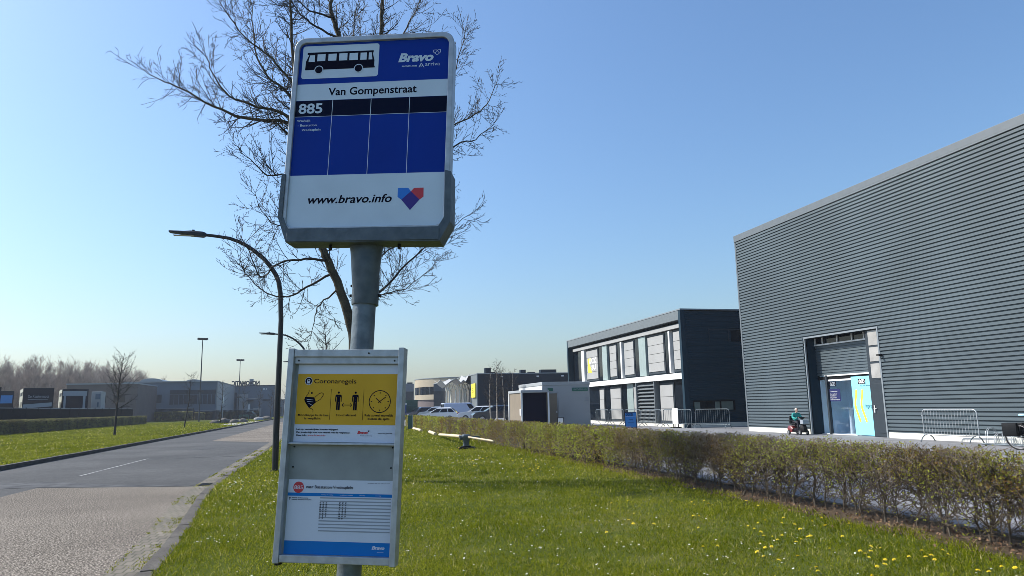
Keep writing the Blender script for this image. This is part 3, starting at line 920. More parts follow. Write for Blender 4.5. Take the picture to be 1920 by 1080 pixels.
# ================================================================== BIG DARK HALL
HX, HT = 20.7, 10.02
hall = thing('industrial_hall', 'large dark grey hall of ribbed cladding beside the yard, with a tall entrance', 'hall', (HX, 9, 0))
LY = lambda y: y - 9
PIT = 0.1432
def ribs(mb, y0, y1, z0, z1, pitch, groove, depth, m=0):
    """horizontal ribs on a wall facing -X, x = 0 outermost"""
    pts = []
    k = int(math.floor(z0 / pitch))
    z = k * pitch
    while z < z1 - 1e-6:
        for (x, a) in ((0.0, z), (0.0, z + pitch - groove), (depth, z + pitch - groove + 0.006), (depth, z + pitch - 0.012)):
            if z0 <= a <= z1:
                pts.append((x, a))
        z += pitch
    if pts[0][1] > z0 + 1e-6: pts.insert(0, (pts[0][0], z0))
    if pts[-1][1] < z1 - 1e-6: pts.append((pts[-1][0], z1))
    for (xa, a), (xb, b) in zip(pts[:-1], pts[1:]):
        mb.quad((xa, y1, a), (xa, y0, a), (xb, y0, b), (xb, y1, b), m)
mb = MB()
ribs(mb, LY(27.83), LY(32.8), 0.21, HT - 0.28, PIT, 0.050, 0.075)
ribs(mb, LY(-16), LY(23.39), 0.21, HT - 0.28, PIT, 0.050, 0.075)
ribs(mb, LY(23.39), LY(27.83), 4.20, HT - 0.28, PIT, 0.050, 0.075)
mb.box(0.05, 34, LY(32.62), LY(32.79), 0.0, HT - 0.3)
mb.box(0.05, 34, LY(-16), LY(-15.8), 0.0, HT - 0.3)
mb.box(33.8, 34, LY(-15.8), LY(32.6), 0.0, HT - 0.3)
mb.box(0.06, 0.12, LY(27.83), LY(32.62), 0.0, HT - 0.3)
mb.box(0.06, 0.12, LY(-15.8), LY(23.39), 0.0, HT - 0.3)
mb.box(0.06, 0.12, LY(23.39), LY(27.83), 4.25, HT - 0.3)
wall = mb.build('wall_cladding', 'anthracite', hall)
mb = MB()
mb.box(-0.03, 0.30, LY(-16.05), LY(32.85), HT - 0.30, HT + 0.03)
mb.box(0.30, 34.05, LY(32.5), LY(32.85), HT - 0.30, HT + 0.08)
mb.box(0.30, 34.0, LY(-16), LY(32.5), HT - 0.25, HT - 0.1)
mb.build('roof', 'hall_trim', hall, bevel=0.01)
mb = MB()
mb.box(0.0, 0.059, LY(27.9), LY(32.75), -0.1, 0.212)
mb.box(0.0, 0.059, LY(-16), LY(23.33), -0.1, 0.212)
mb.build('plinth', 'offwhite', hall)
mb = MB()   # corner flashings
mb.box(-0.012, 0.05, LY(32.72), LY(32.83), 0.21, HT - 0.3)
mb.build('corner_trim', 'hall_trim', hall)
# the recessed entrance
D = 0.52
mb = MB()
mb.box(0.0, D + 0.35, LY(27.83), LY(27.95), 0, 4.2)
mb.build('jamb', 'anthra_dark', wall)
mb = MB()
mb.box(-0.018, 0.05, LY(27.80), LY(27.86), 0, 4.24)
mb.box(-0.018, 0.05, LY(23.36), LY(23.43), 0, 4.24)
mb.box(-0.018, 0.05, LY(23.43), LY(27.80), 4.17, 4.24)
ent = mb.build('entrance_frame', 'trim', hall)
mb = MB()
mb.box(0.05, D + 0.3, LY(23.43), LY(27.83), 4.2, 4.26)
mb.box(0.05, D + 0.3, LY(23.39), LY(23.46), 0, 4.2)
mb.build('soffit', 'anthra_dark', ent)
mb = MB()
for a in ((0.13, 0.30, LY(24.10), LY(24.20), 0, 4.17), (0.20, D + 0.3, LY(24.22), LY(24.30), 0, 4.17), (0.26, 0.40, LY(24.32), LY(24.38), 0, 4.17), (D - 0.08, D + 0.05, LY(27.15), LY(27.25), 0, 2.52)):
    mb = MB(); mb.box(*a); mb.build('post', 'frame', ent)
# clerestory above the shutter
mb = MB()
mb.box(D + 0.04, D + 0.06, LY(24.4), LY(27.8), 3.90, 4.18)
cl = mb.build('clerestory_window', 'darkglass', ent)
mb = MB()
mb.box(D - 0.04, D + 0.03, LY(24.38), LY(27.83), 3.84, 3.90)
for y in (27.3, 26.35, 25.45, 24.75, 27.8, 24.42):
    mb.box(D - 0.02, D + 0.03, LY(y) - 0.025, LY(y) + 0.025, 3.90, 4.18)
mb.build('window_frame', 'white', cl)
mb = MB()
z = 2.52
while z < 3.84:
    mb.box(D, D + 0.04, LY(24.38), LY(27.83), z, min(z + 0.085, 3.84))
    mb.box(D + 0.03, D + 0.04, LY(24.38), LY(27.83), z + 0.085, z + 0.12)
    z += 0.12
mb.build('roller_shutter', 'anthracite', ent)
mb = MB()
mb.box(D - 0.05, D + 0.04, LY(24.38), LY(27.3), 2.47, 2.53)
mb.box(D - 0.02, D + 0.06, LY(25.6), LY(27.15), 2.26, 2.33)
mb.build('shutter_rail', 'white', ent)
mb = MB()
mb.box(D + 0.0, D + 0.1, LY(24.38), LY(27.83), 2.34, 2.465)
mb.build('lintel', 'black', ent)
# vestibule behind the glass
mb = MB()
mb.box(D + 0.1, D + 1.5, LY(24.2), LY(27.9), -0.10, 0.006)
mb.box(D + 1.4, D + 1.5, LY(24.2), LY(27.9), 0.006, 2.8)
mb.box(D + 0.1, D + 1.4, LY(27.8), LY(27.9), 0.006, 2.8)
mb.box(D + 0.1, D + 1.4, LY(24.2), LY(24.3), 0.006, 2.8)
mb.box(D + 0.1, D + 1.4, LY(24.3), LY(27.8), 2.7, 2.8)
mb.build('vestibule', 'room', ent)
mb = MB(); mb.box(D + 0.015, D + 0.025, LY(25.66), LY(27.15), 0.03, 2.28)
gl = mb.build('glass_pane', 'glass', ent)
mb = MB(); mb.box(D - 0.03, D + 0.05, LY(25.62), LY(27.8), -0.02, 0.03)
mb.build('threshold', 'white', ent)
mb = MB(); mb.box(0.10, 0.16, LY(23.46), LY(24.10), 2.20, 4.16)
wf = mb.build('side_window', 'frame', ent)
for z0, z1 in ((2.27, 2.83), (2.92, 3.47), (3.55, 4.12)):
    mb = MB(); mb.box(0.085, 0.102, LY(23.55), LY(24.03), z0, z1)
    mb.build('pane', 'pane_grey', wf)
mb = MB()
mb.box(0.11, 0.16, LY(23.46), LY(24.10), 0.02, 2.19)
mb.box(0.095, 0.11, LY(23.56), LY(23.98), 0.16, 2.06)
dr = mb.build('door', 'frame', ent, bevel=0.006)
mb = MB()
mb.box(0.07, 0.098, LY(24.02), LY(24.06), 0.94, 1.22)
mb.tube([(0.05, LY(24.04), 1.10), (0.05, LY(23.90), 1.10)], 0.014, 8)
mb.tube([(0.095, LY(24.04), 1.10), (0.05, LY(24.04), 1.10)], 0.012, 8)
mb.build('handle', 'white', dr)
mb = MB()
mb.box(-0.10, -0.02, LY(23.24), LY(23.34), 3.08, 3.16); mb.box(-0.24, -0.1, LY(23.26), LY(23.32), 3.10, 3.15)
mb.build('spotlight', 'black', hall)

def wx(x):                     # writing on faces that look towards -X: u runs towards -Y
    return lambda u, v: (x, -u, v)

ban = thing('banner', 'sky blue entrance banner with two yellow arrows and the word ingang', 'banner', (HX + 0.44, 25.0, 0.03))
mb = MB(); mb.box(0.0, 0.02, -0.62, 0.64, 0.0, 2.36)
bn = mb.build('sheet', 'banner', ban)
mb = MB()
def chev(u0):
    pts = [(u0 + 0.16, 1.78), (u0 + 0.135, 1.62), (u0 + 0.06, 1.38), (u0 + 0.035, 1.22), (u0 + 0.06, 1.06), (u0 + 0.24, 0.56)]
    for (a, b), (c, d) in zip(pts[:-1], pts[1:]):
        l = math.hypot(c - a, d - b); nx, nz = -(d - b) / l * 0.055, (c - a) / l * 0.055
        mb.add([wx(-0.003)(*q) for q in ((a + nx, b + nz), (a - nx, b - nz), (c - nx, d - nz), (c + nx, d + nz))], [(0, 1, 2, 3)], 0)
    for a, b in pts:
        mb.add([wx(-0.0035 - 0.0002 * (pts.index((a, b)) % 2))(*q) for q in circle(a, b, 0.055, 14)], [tuple(range(14))], 0)
chev(-0.55); chev(-0.20)
mb.build('arrow', 'banner_yellow', bn)
mb = MB()
put_text(mb, 'ingang', 0.06, 0.44, 1.10, 0.16, wx(-0.004), 0)
mb.add([wx(-0.004)(*q) for q in ((-0.24, 2.05), (0.18, 2.05), (0.18, 2.25), (-0.24, 2.25))], [(0, 1, 2, 3)], 1)
put_text(mb, 'GGD', -0.20, 0.14, 2.08, 0.14, wx(-0.006), 2, 0, 0.06)
put_text(mb, 'Hart voor Brabant', -0.14, 0.44, 1.95, 0.055, wx(-0.004), 0)
mb.build('lettering', ['ink', 'ink', 'white'], bn)

nb = thing('notice_board', 'GGD logo and navy notice board on the entrance glass', 'notice board', (HX + 0.50, 26.5, 0.0))
mb = MB(); mb.box(0, 0.012, -0.06, 0.60, 1.40, 1.92)
b1 = mb.build('board', 'navy_board', nb)
mb = MB()
for i, (a, b, v) in enumerate(((-0.57, -0.10, 1.80), (-0.57, -0.12, 1.69), (-0.57, -0.20, 1.61), (-0.57, -0.18, 1.53), (-0.57, 0.02, 1.45))):
    put_text(mb, ('Coronateststraat', 'Alleen op afspraak', 'Houd afstand', 'Draag een masker', 'Legitimatie verplicht')[i], a, b, v, 0.045, wx(-0.003), 0)
mb.build('lettering', 'white', b1)
mb = MB(); mb.box(0, 0.012, 0.16, 0.56, 2.03, 2.23)
lg = mb.build('logo_plate', 'ink', nb)
mb = MB(); put_text(mb, 'GGD', -0.53, -0.19, 2.06, 0.14, wx(-0.003), 0, 0, 0.05)
mb.build('lettering', 'ink_grey', lg)

tb = thing('standing_table', 'white round standing table inside the glazed entrance', 'table', (HX + 1.20, 26.75, 0.006))
mb = MB(); mb.lathe([(0.34, 1.07), (0.36, 1.08), (0.36, 1.10), (0.34, 1.11)], 24); mb.build('table_top', 'white', tb)
mb = MB(); mb.lathe([(0.10, 0.02), (0.085, 0.6), (0.08, 1.07)], 16); mb.build('leg', 'white', tb)
mb = MB(); mb.lathe([(0.28, 0.0), (0.28, 0.012), (0.11, 0.02)], 20); mb.build('base', 'white', tb)
bt = thing('hand_gel_bottle', 'small bottle on the white standing table', 'bottle', (HX + 1.16, 26.65, 1.116))
mb = MB(); mb.lathe([(0.03, 0.0), (0.032, 0.10), (0.012, 0.13), (0.012, 0.16)], 12); mb.box(-0.04, 0.01, -0.008, 0.008, 0.16, 0.175); mb.build('bottle_body', 'white', bt)

# ================================================================== OFFICE BLOCK
OX, OY, OT = 20.7, 39.3, 7.07
off = thing('office_block', 'two storey dark office with pale panels and tall windows, left of the large hall', 'office building', (OX, OY, 0))
L = 21.2
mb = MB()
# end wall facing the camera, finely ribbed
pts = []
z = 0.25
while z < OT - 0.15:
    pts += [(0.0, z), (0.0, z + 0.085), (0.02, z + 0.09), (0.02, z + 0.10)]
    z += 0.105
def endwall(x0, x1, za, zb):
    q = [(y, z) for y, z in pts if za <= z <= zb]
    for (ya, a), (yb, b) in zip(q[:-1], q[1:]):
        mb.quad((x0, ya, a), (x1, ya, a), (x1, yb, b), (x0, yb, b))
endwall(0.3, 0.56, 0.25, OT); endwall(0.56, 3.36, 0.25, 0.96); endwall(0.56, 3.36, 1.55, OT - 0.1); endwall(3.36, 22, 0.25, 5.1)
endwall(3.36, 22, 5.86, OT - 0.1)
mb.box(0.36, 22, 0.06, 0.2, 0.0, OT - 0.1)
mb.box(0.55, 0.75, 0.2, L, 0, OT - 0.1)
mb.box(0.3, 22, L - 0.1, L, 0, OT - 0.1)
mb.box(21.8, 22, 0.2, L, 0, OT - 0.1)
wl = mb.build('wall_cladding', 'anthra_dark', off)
mb = MB()
mb.box(0.0, 0.30, -0.04, 0.22, 0.0, OT)
mb.build('corner_fin', 'anthra_dark', off, bevel=0.01)
mb = MB()
mb.box(0.0, 0.55, L - 0.25, L + 0.02, 0.0, OT)
mb.build('corner_fin', 'anthra_dark', off, bevel=0.01)
mb = MB()
mb.box(0.0, 0.55, 0.22, L - 0.25, 6.46, OT - 0.06)
mb.build('fascia', 'louvre', off)
mb = MB()
mb.box(-0.02, 22.02, -0.08, L + 0.04, OT - 0.05, OT + 0.03)
mb.build('roof', 'trim', off)
mb = MB()
mb.box(0.22, 0.54, 0.3, L - 0.9, 6.02, 6.26)
mb.build('blind_box', 'panel_grey', off)
mb = MB()
mb.box(0.12, 0.54, 0.3, L - 0.3, 2.90, 3.26)
mb.build('band', 'white', off)
mb = MB()
mb.box(0.10, 0.54, 0.0, L, -0.1, 0.20)
mb.box(0.36, 22, -0.03, 0.05, -0.1, 0.25)
mb.build('plinth', 'offwhite', off)
def opanel(y0, y1, z0, z1, seams):
    p = MB()
    a, b = y0 - OY, y1 - OY
    p.box(0.44, 0.54, a - 0.10, b + 0.10, z0 - 0.14, z1 + 0.12)
    fr = p.build('window_frame', 'frame', off)
    p = MB()
    hs = (z1 - z0) / seams
    for i in range(seams):
        p.box(0.40, 0.438, a, b, z0 + i * hs + 0.012, z0 + (i + 1) * hs - 0.012)
    return p.build('blind', 'panel_grey', fr)
def oglass(y0, y1, z0, z1, m='darkglass', x=0.47):
    p = MB(); p.box(x, 0.54, y0 - OY, y1 - OY, z0, z1)
    return p.build('window', m, off)
for a, b in ((54.22, 56.72), (50.39, 51.63), (47.23, 48.85), (42.52, 44.83), (39.9, 41.11)):
    opanel(a, b, 3.52, 5.85, 4)
for a, b in ((58.2, 60.2), (53.12, 54.12), (49.45, 50.29), (46.28, 47.13), (41.68, 42.42)):
    oglass(a, b, 3.30, 6.0)
for a, b in ((57.11, 57.76), (49.12, 49.37), (41.43, 41.62)):
    oglass(a, b, 3.32, 5.98, 'white', 0.30)
for a, b in ((52.08, 53.05), (45.11, 46.18)):
    oglass(a, b, 3.32, 5.98, 'greenglass', 0.34)
for a, b in ((53.18, 54.05), (49.84, 51.80), (46.82, 47.50), (41.54, 43.33)):
    opanel(a, b, 0.36, 2.62, 3)
for a, b in ((54.2, 60.2), (51.99, 53.02), (48.87, 49.70), (39.55, 41.42)):
    oglass(a, b, 0.2, 2.88)
for a, b in ((47.74, 48.80),):
    oglass(a, b, 0.2, 2.88, 'greenglass', 0.46)
mb = MB()
for k in range(11):
    z = 0.25 + k * 0.238
    mb.add([(0.20, 43.75 - OY, z), (0.20, 46.5 - OY, z), (0.50, 46.5 - OY, z + 0.20), (0.50, 43.75 - OY, z + 0.20), (0.22, 43.75 - OY, z - 0.03), (0.22, 46.5 - OY, z - 0.03), (0.53, 46.5 - OY, z + 0.17), (0.53, 43.75 - OY, z + 0.17)],
           [(0, 1, 2, 3), (7, 6, 5, 4), (0, 4, 5, 1), (1, 5, 6, 2), (3, 2, 6, 7), (0, 3, 7, 4)])
mb.box(0.15, 0.54, 43.66 - OY, 43.745 - OY, 0.2, 2.9); mb.box(0.15, 0.54, 46.505 - OY, 46.6 - OY, 0.2, 2.9)
mb.build('louvre', 'louvre', off)
mb = MB(); mb.box(0.58, 3.34, 0.03, 0.055, 0.98, 1.53)
w1 = mb.build('window', 'darkglass', off)
for a, b in ((0.62, 1.0), (2.0, 2.3), (2.42, 3.2)):
    mb = MB(); mb.box(a, b, 0.018, 0.029, 1.0, 1.5); mb.build('blind', 'winblind', w1)  # added panels that draw reflections on the glass
mb = MB()
for x in (0.57, 1.45, 2.35, 3.30): mb.box(x - 0.03, x + 0.03, -0.02, 0.03, 0.96, 1.55)
mb.box(0.57, 3.3, -0.018, 0.028, 1.50, 1.55)
mb.build('window_frame', 'black', w1)
mb = MB(); mb.box(1.9, 6, 0.03, 0.055, 5.12, 5.84)
w2 = mb.build('window', 'darkglass', off)
mb = MB()
for x in (1.88, 3.2, 4.5): mb.box(x - 0.03, x + 0.03, -0.02, 0.03, 5.1, 5.86)
mb.box(1.88, 6, -0.018, 0.028, 5.80, 5.86)
mb.build('window_frame', 'frame', w2)
# logo on one upper blind
mb = MB()
mb.add([wx(0.396)(*q) for q in ((-(56.45 - OY), 4.03), (-(55.55 - OY), 4.03), (-(56.02 - OY), 4.75), (-(55.70 - OY), 5.22), (-(56.45 - OY), 5.22))], [(0, 1, 2, 3, 4)], 0)
put_text(mb, 'UCK', -(56.15 - OY), -(54.45 - OY), 4.80, 0.40, wx(0.392), 1, 0, 0.04)
put_text(mb, 'SU', -(55.6 - OY), -(54.6 - OY), 4.28, 0.38, wx(0.392), 1, 0, 0.04)
mb.build('lettering', ['banner_yellow', 'white'], off)

# ================================================================== BARRIERS
def barrier(p0, p1, label, nb=14, met='galv'):
    dx, dy = p1[0] - p0[0], p1[1] - p0[1]
    Ln = math.hypot(dx, dy)
    t = thing('crowd_barrier', label, 'crowd barrier', (p0[0], p0[1], 0), math.atan2(dy, dx), 'steel crowd barriers in the yard')
    mb = MB()
    r = 0.14
    pts = [(0, 0, 0.22), (0, 0, 1.08 - r)] + [(r - r * math.cos(a), 0, 1.08 - r + r * math.sin(a)) for a in (R(22), R(45), R(68))] + [(r, 0, 1.08), (Ln - r, 0, 1.08)] + \
          [(Ln - r + r * math.sin(a), 0, 1.08 - r + r * math.cos(a)) for a in (R(22), R(45), R(68))] + [(Ln, 0, 1.08 - r), (Ln, 0, 0.22)]
    mb.tube(pts, 0.020, 8)
    mb.tube([(0, 0, 0.24), (Ln, 0, 0.24)], 0.018, 8)
    mb.build('frame', met, t)
    for i in range(nb):
        x = Ln * (i + 1) / (nb + 1)
        b = MB(); b.tube([(x, 0, 0.24), (x, 0, 1.07)], 0.0085, 6); b.build('bar', met, t)
    for x in (0.12, Ln - 0.12):
        b = MB(); b.tube([(x, -0.30, 0.02), (x, -0.22, 0.15), (x, -0.10, 0.235), (x, 0.10, 0.235), (x, 0.22, 0.15), (x, 0.30, 0.02)], 0.018, 6)
        b.build('foot', 'galv', t)
    b = MB(); b.tube([(-0.03, 0, 0.85), (-0.03, 0, 0.9)], 0.02, 6); b.tube([(-0.03, 0, 0.875), (0, 0, 0.875)], 0.01, 6); b.build('hook', 'alu', t)
    return t
barrier((19.75, 20.65), (19.80, 18.55), 'crowd barrier standing against the large hall, right of its entrance', 17, 'alu')
barrier((20.75, 38.2), (21.55, 35.9), 'crowd barrier nearest the large hall corner, in front of the office end wall')
barrier((20.2, 41.2), (20.7, 38.6), 'crowd barrier carrying the white board, at the office corner')
barrier((20.0, 43.9), (20.15, 41.4), 'crowd barrier in front of the louvred part of the office')
barrier((20.0, 46.6), (20.0, 44.1), 'crowd barrier directly behind the blue board by the office')
barrier((20.0, 49.4), (20.0, 46.9), 'crowd barrier before the office entrance, left of the blue board')
barrier((20.0, 52.2), (20.0, 49.7), 'crowd barrier farthest along the office front, next to the grey cabin')

wb = thing('notice_board', 'blank white board hung on the barrier at the office corner', 'notice board', (20.36, 39.9, 0), R(-78))
mb = MB(); mb.box(-0.26, 0.26, -0.05, -0.03, 0.22, 1.16); mb.build('board', 'white', wb)
mb = MB(); mb.box(-0.3, -0.2, -0.2, 0.15, 0, 0.06); mb.box(0.2, 0.3, -0.2, 0.15, 0, 0.06); mb.box(-0.24, -0.2, -0.03, 0.0, 0.06, 0.5); mb.box(0.2, 0.24, -0.03, 0.0, 0.06, 0.5); mb.build('foot', 'black', wb)

bb = thing('sign_board', 'blue GGD information board standing in the yard behind the hedge', 'sign board', (17.8, 40.7, 0), R(-18))
mb = MB(); mb.box(-0.36, 0.36, -0.03, 0.03, 0.05, 0.98); bf = mb.build('board', 'ink', bb, bevel=0.01)
mb = MB(); mb.box(-0.32, 0.32, -0.034, -0.031, 0.08, 0.95); mb.box(-0.30, 0.30, -0.036, -0.0345, 0.735, 0.745, 1); sh_ = mb.build('sheet', ['blue_board', 'white'], bf)
mb = MB()
mb.add([(-0.29, -0.0375, 0.77), (0.12, -0.0375, 0.77), (0.12, -0.0375, 0.91), (-0.29, -0.0375, 0.91)], [(0, 1, 2, 3)], 0)
put_text(mb, 'GGD', -0.26, 0.09, 0.79, 0.10, fs_(-0.039), 1, 0, 0.04)
put_text(mb, 'Ingang', -0.10, 0.12, 0.52, 0.06, fs_(-0.0375), 0)
put_text(mb, 'testlocatie', -0.16, 0.16, 0.36, 0.04, fs_(-0.0375), 0)
mb.build('lettering', ['ink', 'cyan_blue'], sh_)
mb = MB(); mb.box(-0.34, -0.28, -0.22, 0.22, 0, 0.04); mb.box(0.28, 0.34, -0.22, 0.22, 0, 0.04); mb.build('foot', 'black', bb)

# ================================================================== PERSON ON MOBILITY SCOOTER  (local +x = travel)
sc = thing('mobility_scooter', 'maroon mobility scooter with black seat beside the hall entrance', 'mobility scooter', (19.95, 27.75, 0), R(-94))
sc.scale = (0.78,) * 3
mb = MB()
mb.rings([[(x, y * w, z) for y, z in ((-0.26, zb), (0.26, zb), (0.27, zb + h * 0.6), (0.2, zb + h), (-0.2, zb + h), (-0.27, zb + h * 0.6))] for x, w, zb, h in ((-0.72, 0.75, 0.18, 0.22), (-0.66, 0.95, 0.15, 0.34), (-0.40, 1.0, 0.14, 0.36), (-0.22, 0.9, 0.14, 0.22))])
mb.build('body', 'maroon', sc, bevel=0.015)
mb = MB()
mb.box(-0.24, 0.40, -0.24, 0.24, 0.13, 0.18)
mb.rings([[(x, y * w, z) for y, z in ((-0.2, zb), (0.2, zb), (0.2, zb + h * 0.6), (0.12, zb + h), (-0.12, zb + h), (-0.2, zb + h * 0.6))] for x, w, zb, h in ((0.34, 0.8, 0.14, 0.20), (0.46, 1.0, 0.14, 0.42), (0.60, 0.9, 0.16, 0.40), (0.72, 0.6, 0.2, 0.2))])
mb.build('front_cowl', 'black', sc, bevel=0.015)
def wheel(parent, c, r, w, axis='y', rim='chrome'):
    b = MB()
    prof = [(r * 0.62, -w / 2), (r * 0.9, -w / 2), (r, -w * 0.3), (r, w * 0.3), (r * 0.9, w / 2), (r * 0.62, w / 2)]
    n = 20
    rg = []
    for rr, a in prof:
        rg.append([((c[0] + rr * math.cos(2 * math.pi * k / n)), c[1] + a, c[2] + rr * math.sin(2 * math.pi * k / n)) if axis == 'y' else (c[0] + a, c[1] + rr * math.cos(2 * math.pi * k / n), c[2] + rr * math.sin(2 * math.pi * k / n)) for k in range(n)])
    b.rings(rg, 0, True, True, True)
    o = b.build('wheel', 'rubber', parent)
    b = MB()
    for sgn in (-1, 1):
        a = sgn * (w / 2 + 0.004)
        pts = [((c[0] + r * 0.60 * math.cos(2 * math.pi * k / n)), c[1] + a, c[2] + r * 0.60 * math.sin(2 * math.pi * k / n)) if axis == 'y' else (c[0] + a, c[1] + r * 0.6 * math.cos(2 * math.pi * k / n), c[2] + r * 0.6 * math.sin(2 * math.pi * k / n)) for k in range(n)]
        b.add(pts, [tuple(range(n))])
    b.build('rim', rim, o)
    return o
for x, y in ((-0.50, -0.27), (-0.50, 0.27), (0.52, -0.22), (0.52, 0.22)):
    wheel(sc, (x, y, 0.13), 0.13, 0.08)
mb = MB()
mb.rings([[(x, y * w, z) for y, z in ((-0.23, zb), (0.23, zb), (0.23, zb + 0.09), (-0.23, zb + 0.09))] for x, w, zb in ((-0.42, 0.9, 0.56), (-0.30, 1, 0.55), (0.0, 1, 0.55), (0.08, 0.9, 0.55))])
mb.rings([[(x - d, y * w, z) for x, y in ((-0.36, -0.22), (-0.36, 0.22), (-0.44, 0.22), (-0.44, -0.22))] for z, w, d in ((0.60, 0.9, 0), (0.75, 1, 0.02), (0.95, 0.95, 0.06), (1.02, 0.8, 0.08))])
mb.tube([(-0.2, 0, 0.4), (-0.2, 0, 0.56)], 0.04, 8)
mb.build('seat', 'black', sc, bevel=0.02)
mb = MB()
for s in (-1, 1):
    mb.cut(); mb.tube([(-0.36, s * 0.27, 0.62), (-0.36, s * 0.27, 0.76), (-0.05, s * 0.27, 0.76)], 0.018, 6)
mb.build('armrest', 'black', sc)
mb = MB()
mb.tube([(0.52, 0, 0.40), (0.44, 0, 0.92)], 0.03, 8)
mb.tube([(0.40, -0.27, 0.95), (0.46, -0.12, 0.95), (0.46, 0.12, 0.95), (0.40, 0.27, 0.95)], 0.018, 8)
mb.box(0.40, 0.48, -0.09, 0.09, 0.88, 0.97)
mb.build('tiller', 'black', sc)
mb = MB()
mb.box(0.52, 0.78, -0.17, 0.17, 0.60, 0.62); mb.box(0.52, 0.535, -0.17, 0.17, 0.62, 0.82); mb.box(0.765, 0.78, -0.17, 0.17, 0.62, 0.82); mb.box(0.535, 0.765, -0.17, -0.155, 0.62, 0.82); mb.box(0.535, 0.765, 0.155, 0.17, 0.62, 0.82)
mb.build('basket', 'ink_grey', sc)
mb = MB(); mb.box(-0.735, -0.715, -0.18, -0.08, 0.28, 0.33); mb.box(-0.735, -0.715, 0.08, 0.18, 0.28, 0.33); mb.build('tail_light', 'taillight', sc)

def skin_body(name, joints, edges, m, parent=None, sub=2):
    me = bpy.data.meshes.new(name)
    me.from_pydata([j[:3] for j in joints], edges, [])
    o = bpy.data.objects.new(name, me)
    COL.objects.link(o)
    if parent: o.parent = parent
    me.materials.append(M[m])
    md = o.modifiers.new('skin', 'SKIN')
    for i, j in enumerate(joints):
        sv = me.skin_vertices[0].data[i]
        sv.radius = (j[3], j[4] if len(j) > 4 else j[3])
        sv.use_root = (i == 0)
    md.use_smooth_shade = True
    ss = o.modifiers.new('sub', 'SUBSURF'); ss.levels = sub; ss.render_levels = sub
    return o
per = thing('person', 'person in a teal jacket with short grey hair riding the maroon scooter', 'person', (19.95, 27.75, 0), R(-94))
per.scale = (0.78,) * 3
J = [(-0.18, 0, 0.70, 0.16, 0.17), (-0.20, 0, 0.86, 0.145, 0.17), (-0.17, 0, 1.02, 0.14, 0.19), (-0.11, 0, 1.14, 0.12, 0.17), (-0.07, 0, 1.21, 0.055),
     (-0.11, -0.19, 1.13, 0.075), (-0.02, -0.27, 0.92, 0.058), (0.24, -0.23, 0.90, 0.042), (0.36, -0.21, 0.94, 0.032),
     (-0.11, 0.19, 1.13, 0.075), (-0.02, 0.27, 0.92, 0.058), (0.24, 0.23, 0.90, 0.042), (0.36, 0.21, 0.94, 0.032)]
skin_body('torso', J, [(0, 1), (1, 2), (2, 3), (3, 4), (3, 5), (5, 6), (6, 7), (7, 8), (3, 9), (9, 10), (10, 11), (11, 12)], 'teal', per)
J = [(-0.20, 0, 0.69, 0.15), (-0.12, -0.10, 0.68, 0.095), (0.22, -0.13, 0.69, 0.075), (0.26, -0.13, 0.45, 0.058), (0.25, -0.13, 0.25, 0.045), (0.34, -0.13, 0.215, 0.04),
     (-0.12, 0.10, 0.68, 0.095), (0.22, 0.13, 0.69, 0.075), (0.26, 0.13, 0.45, 0.058), (0.25, 0.13, 0.25, 0.045), (0.34, 0.13, 0.215, 0.04)]
skin_body('trousers', J, [(0, 1), (1, 2), (2, 3), (3, 4), (4, 5), (0, 6), (6, 7), (7, 8), (8, 9), (9, 10)], 'trousers', per)
mb = MB(); mb.ball((-0.01, 0, 1.345), (0.095, 0.075, 0.115), 14); mb.ball((0.085, 0, 1.335), (0.02, 0.014, 0.022), 8); mb.ball((0.045, 0, 1.275), (0.045, 0.045, 0.035), 8)
for s in (-1, 1):
    mb.ball((-0.01, s * 0.076, 1.335), (0.022, 0.012, 0.032), 8)
    mb.ball((0.075, s * 0.03, 1.352), (0.012, 0.013, 0.009), 6)
mb.tube([(-0.06, 0, 1.2), (-0.03, 0, 1.28)], 0.052, 10)
mb.build('head', 'skin', per)
mb = MB(); mb.ball((-0.035, 0, 1.372), (0.098, 0.088, 0.105), 14); mb.build('hair', 'hair', per)
for s in (-1, 1):
    mb = MB(); mb.ball((0.40, s * 0.20, 0.955), (0.042, 0.032, 0.022), 10)
    for q in range(4):
        mb.tube([(0.425, s * (0.18 + q * 0.014), 0.965), (0.452, s * (0.18 + q * 0.014), 0.955), (0.448, s * (0.18 + q * 0.014), 0.93)], 0.008, 6)
    mb.tube([(0.40, s * 0.17, 0.95), (0.425, s * 0.16, 0.935)], 0.009, 6)
    mb.build('hand', 'skin', per)
for s in (-1, 1):
    mb = MB(); mb.rings([[(0.22 + a, s * 0.13 + b * w, z) for b, z in ((-0.05, 0.183), (0.05, 0.183), (0.04, 0.183 + h), (-0.04, 0.183 + h))] for a, w, h in ((0.0, 0.8, 0.09), (0.08, 1, 0.09), (0.2, 0.9, 0.05), (0.26, 0.5, 0.035))]); mb.build('shoe', 'black', per)

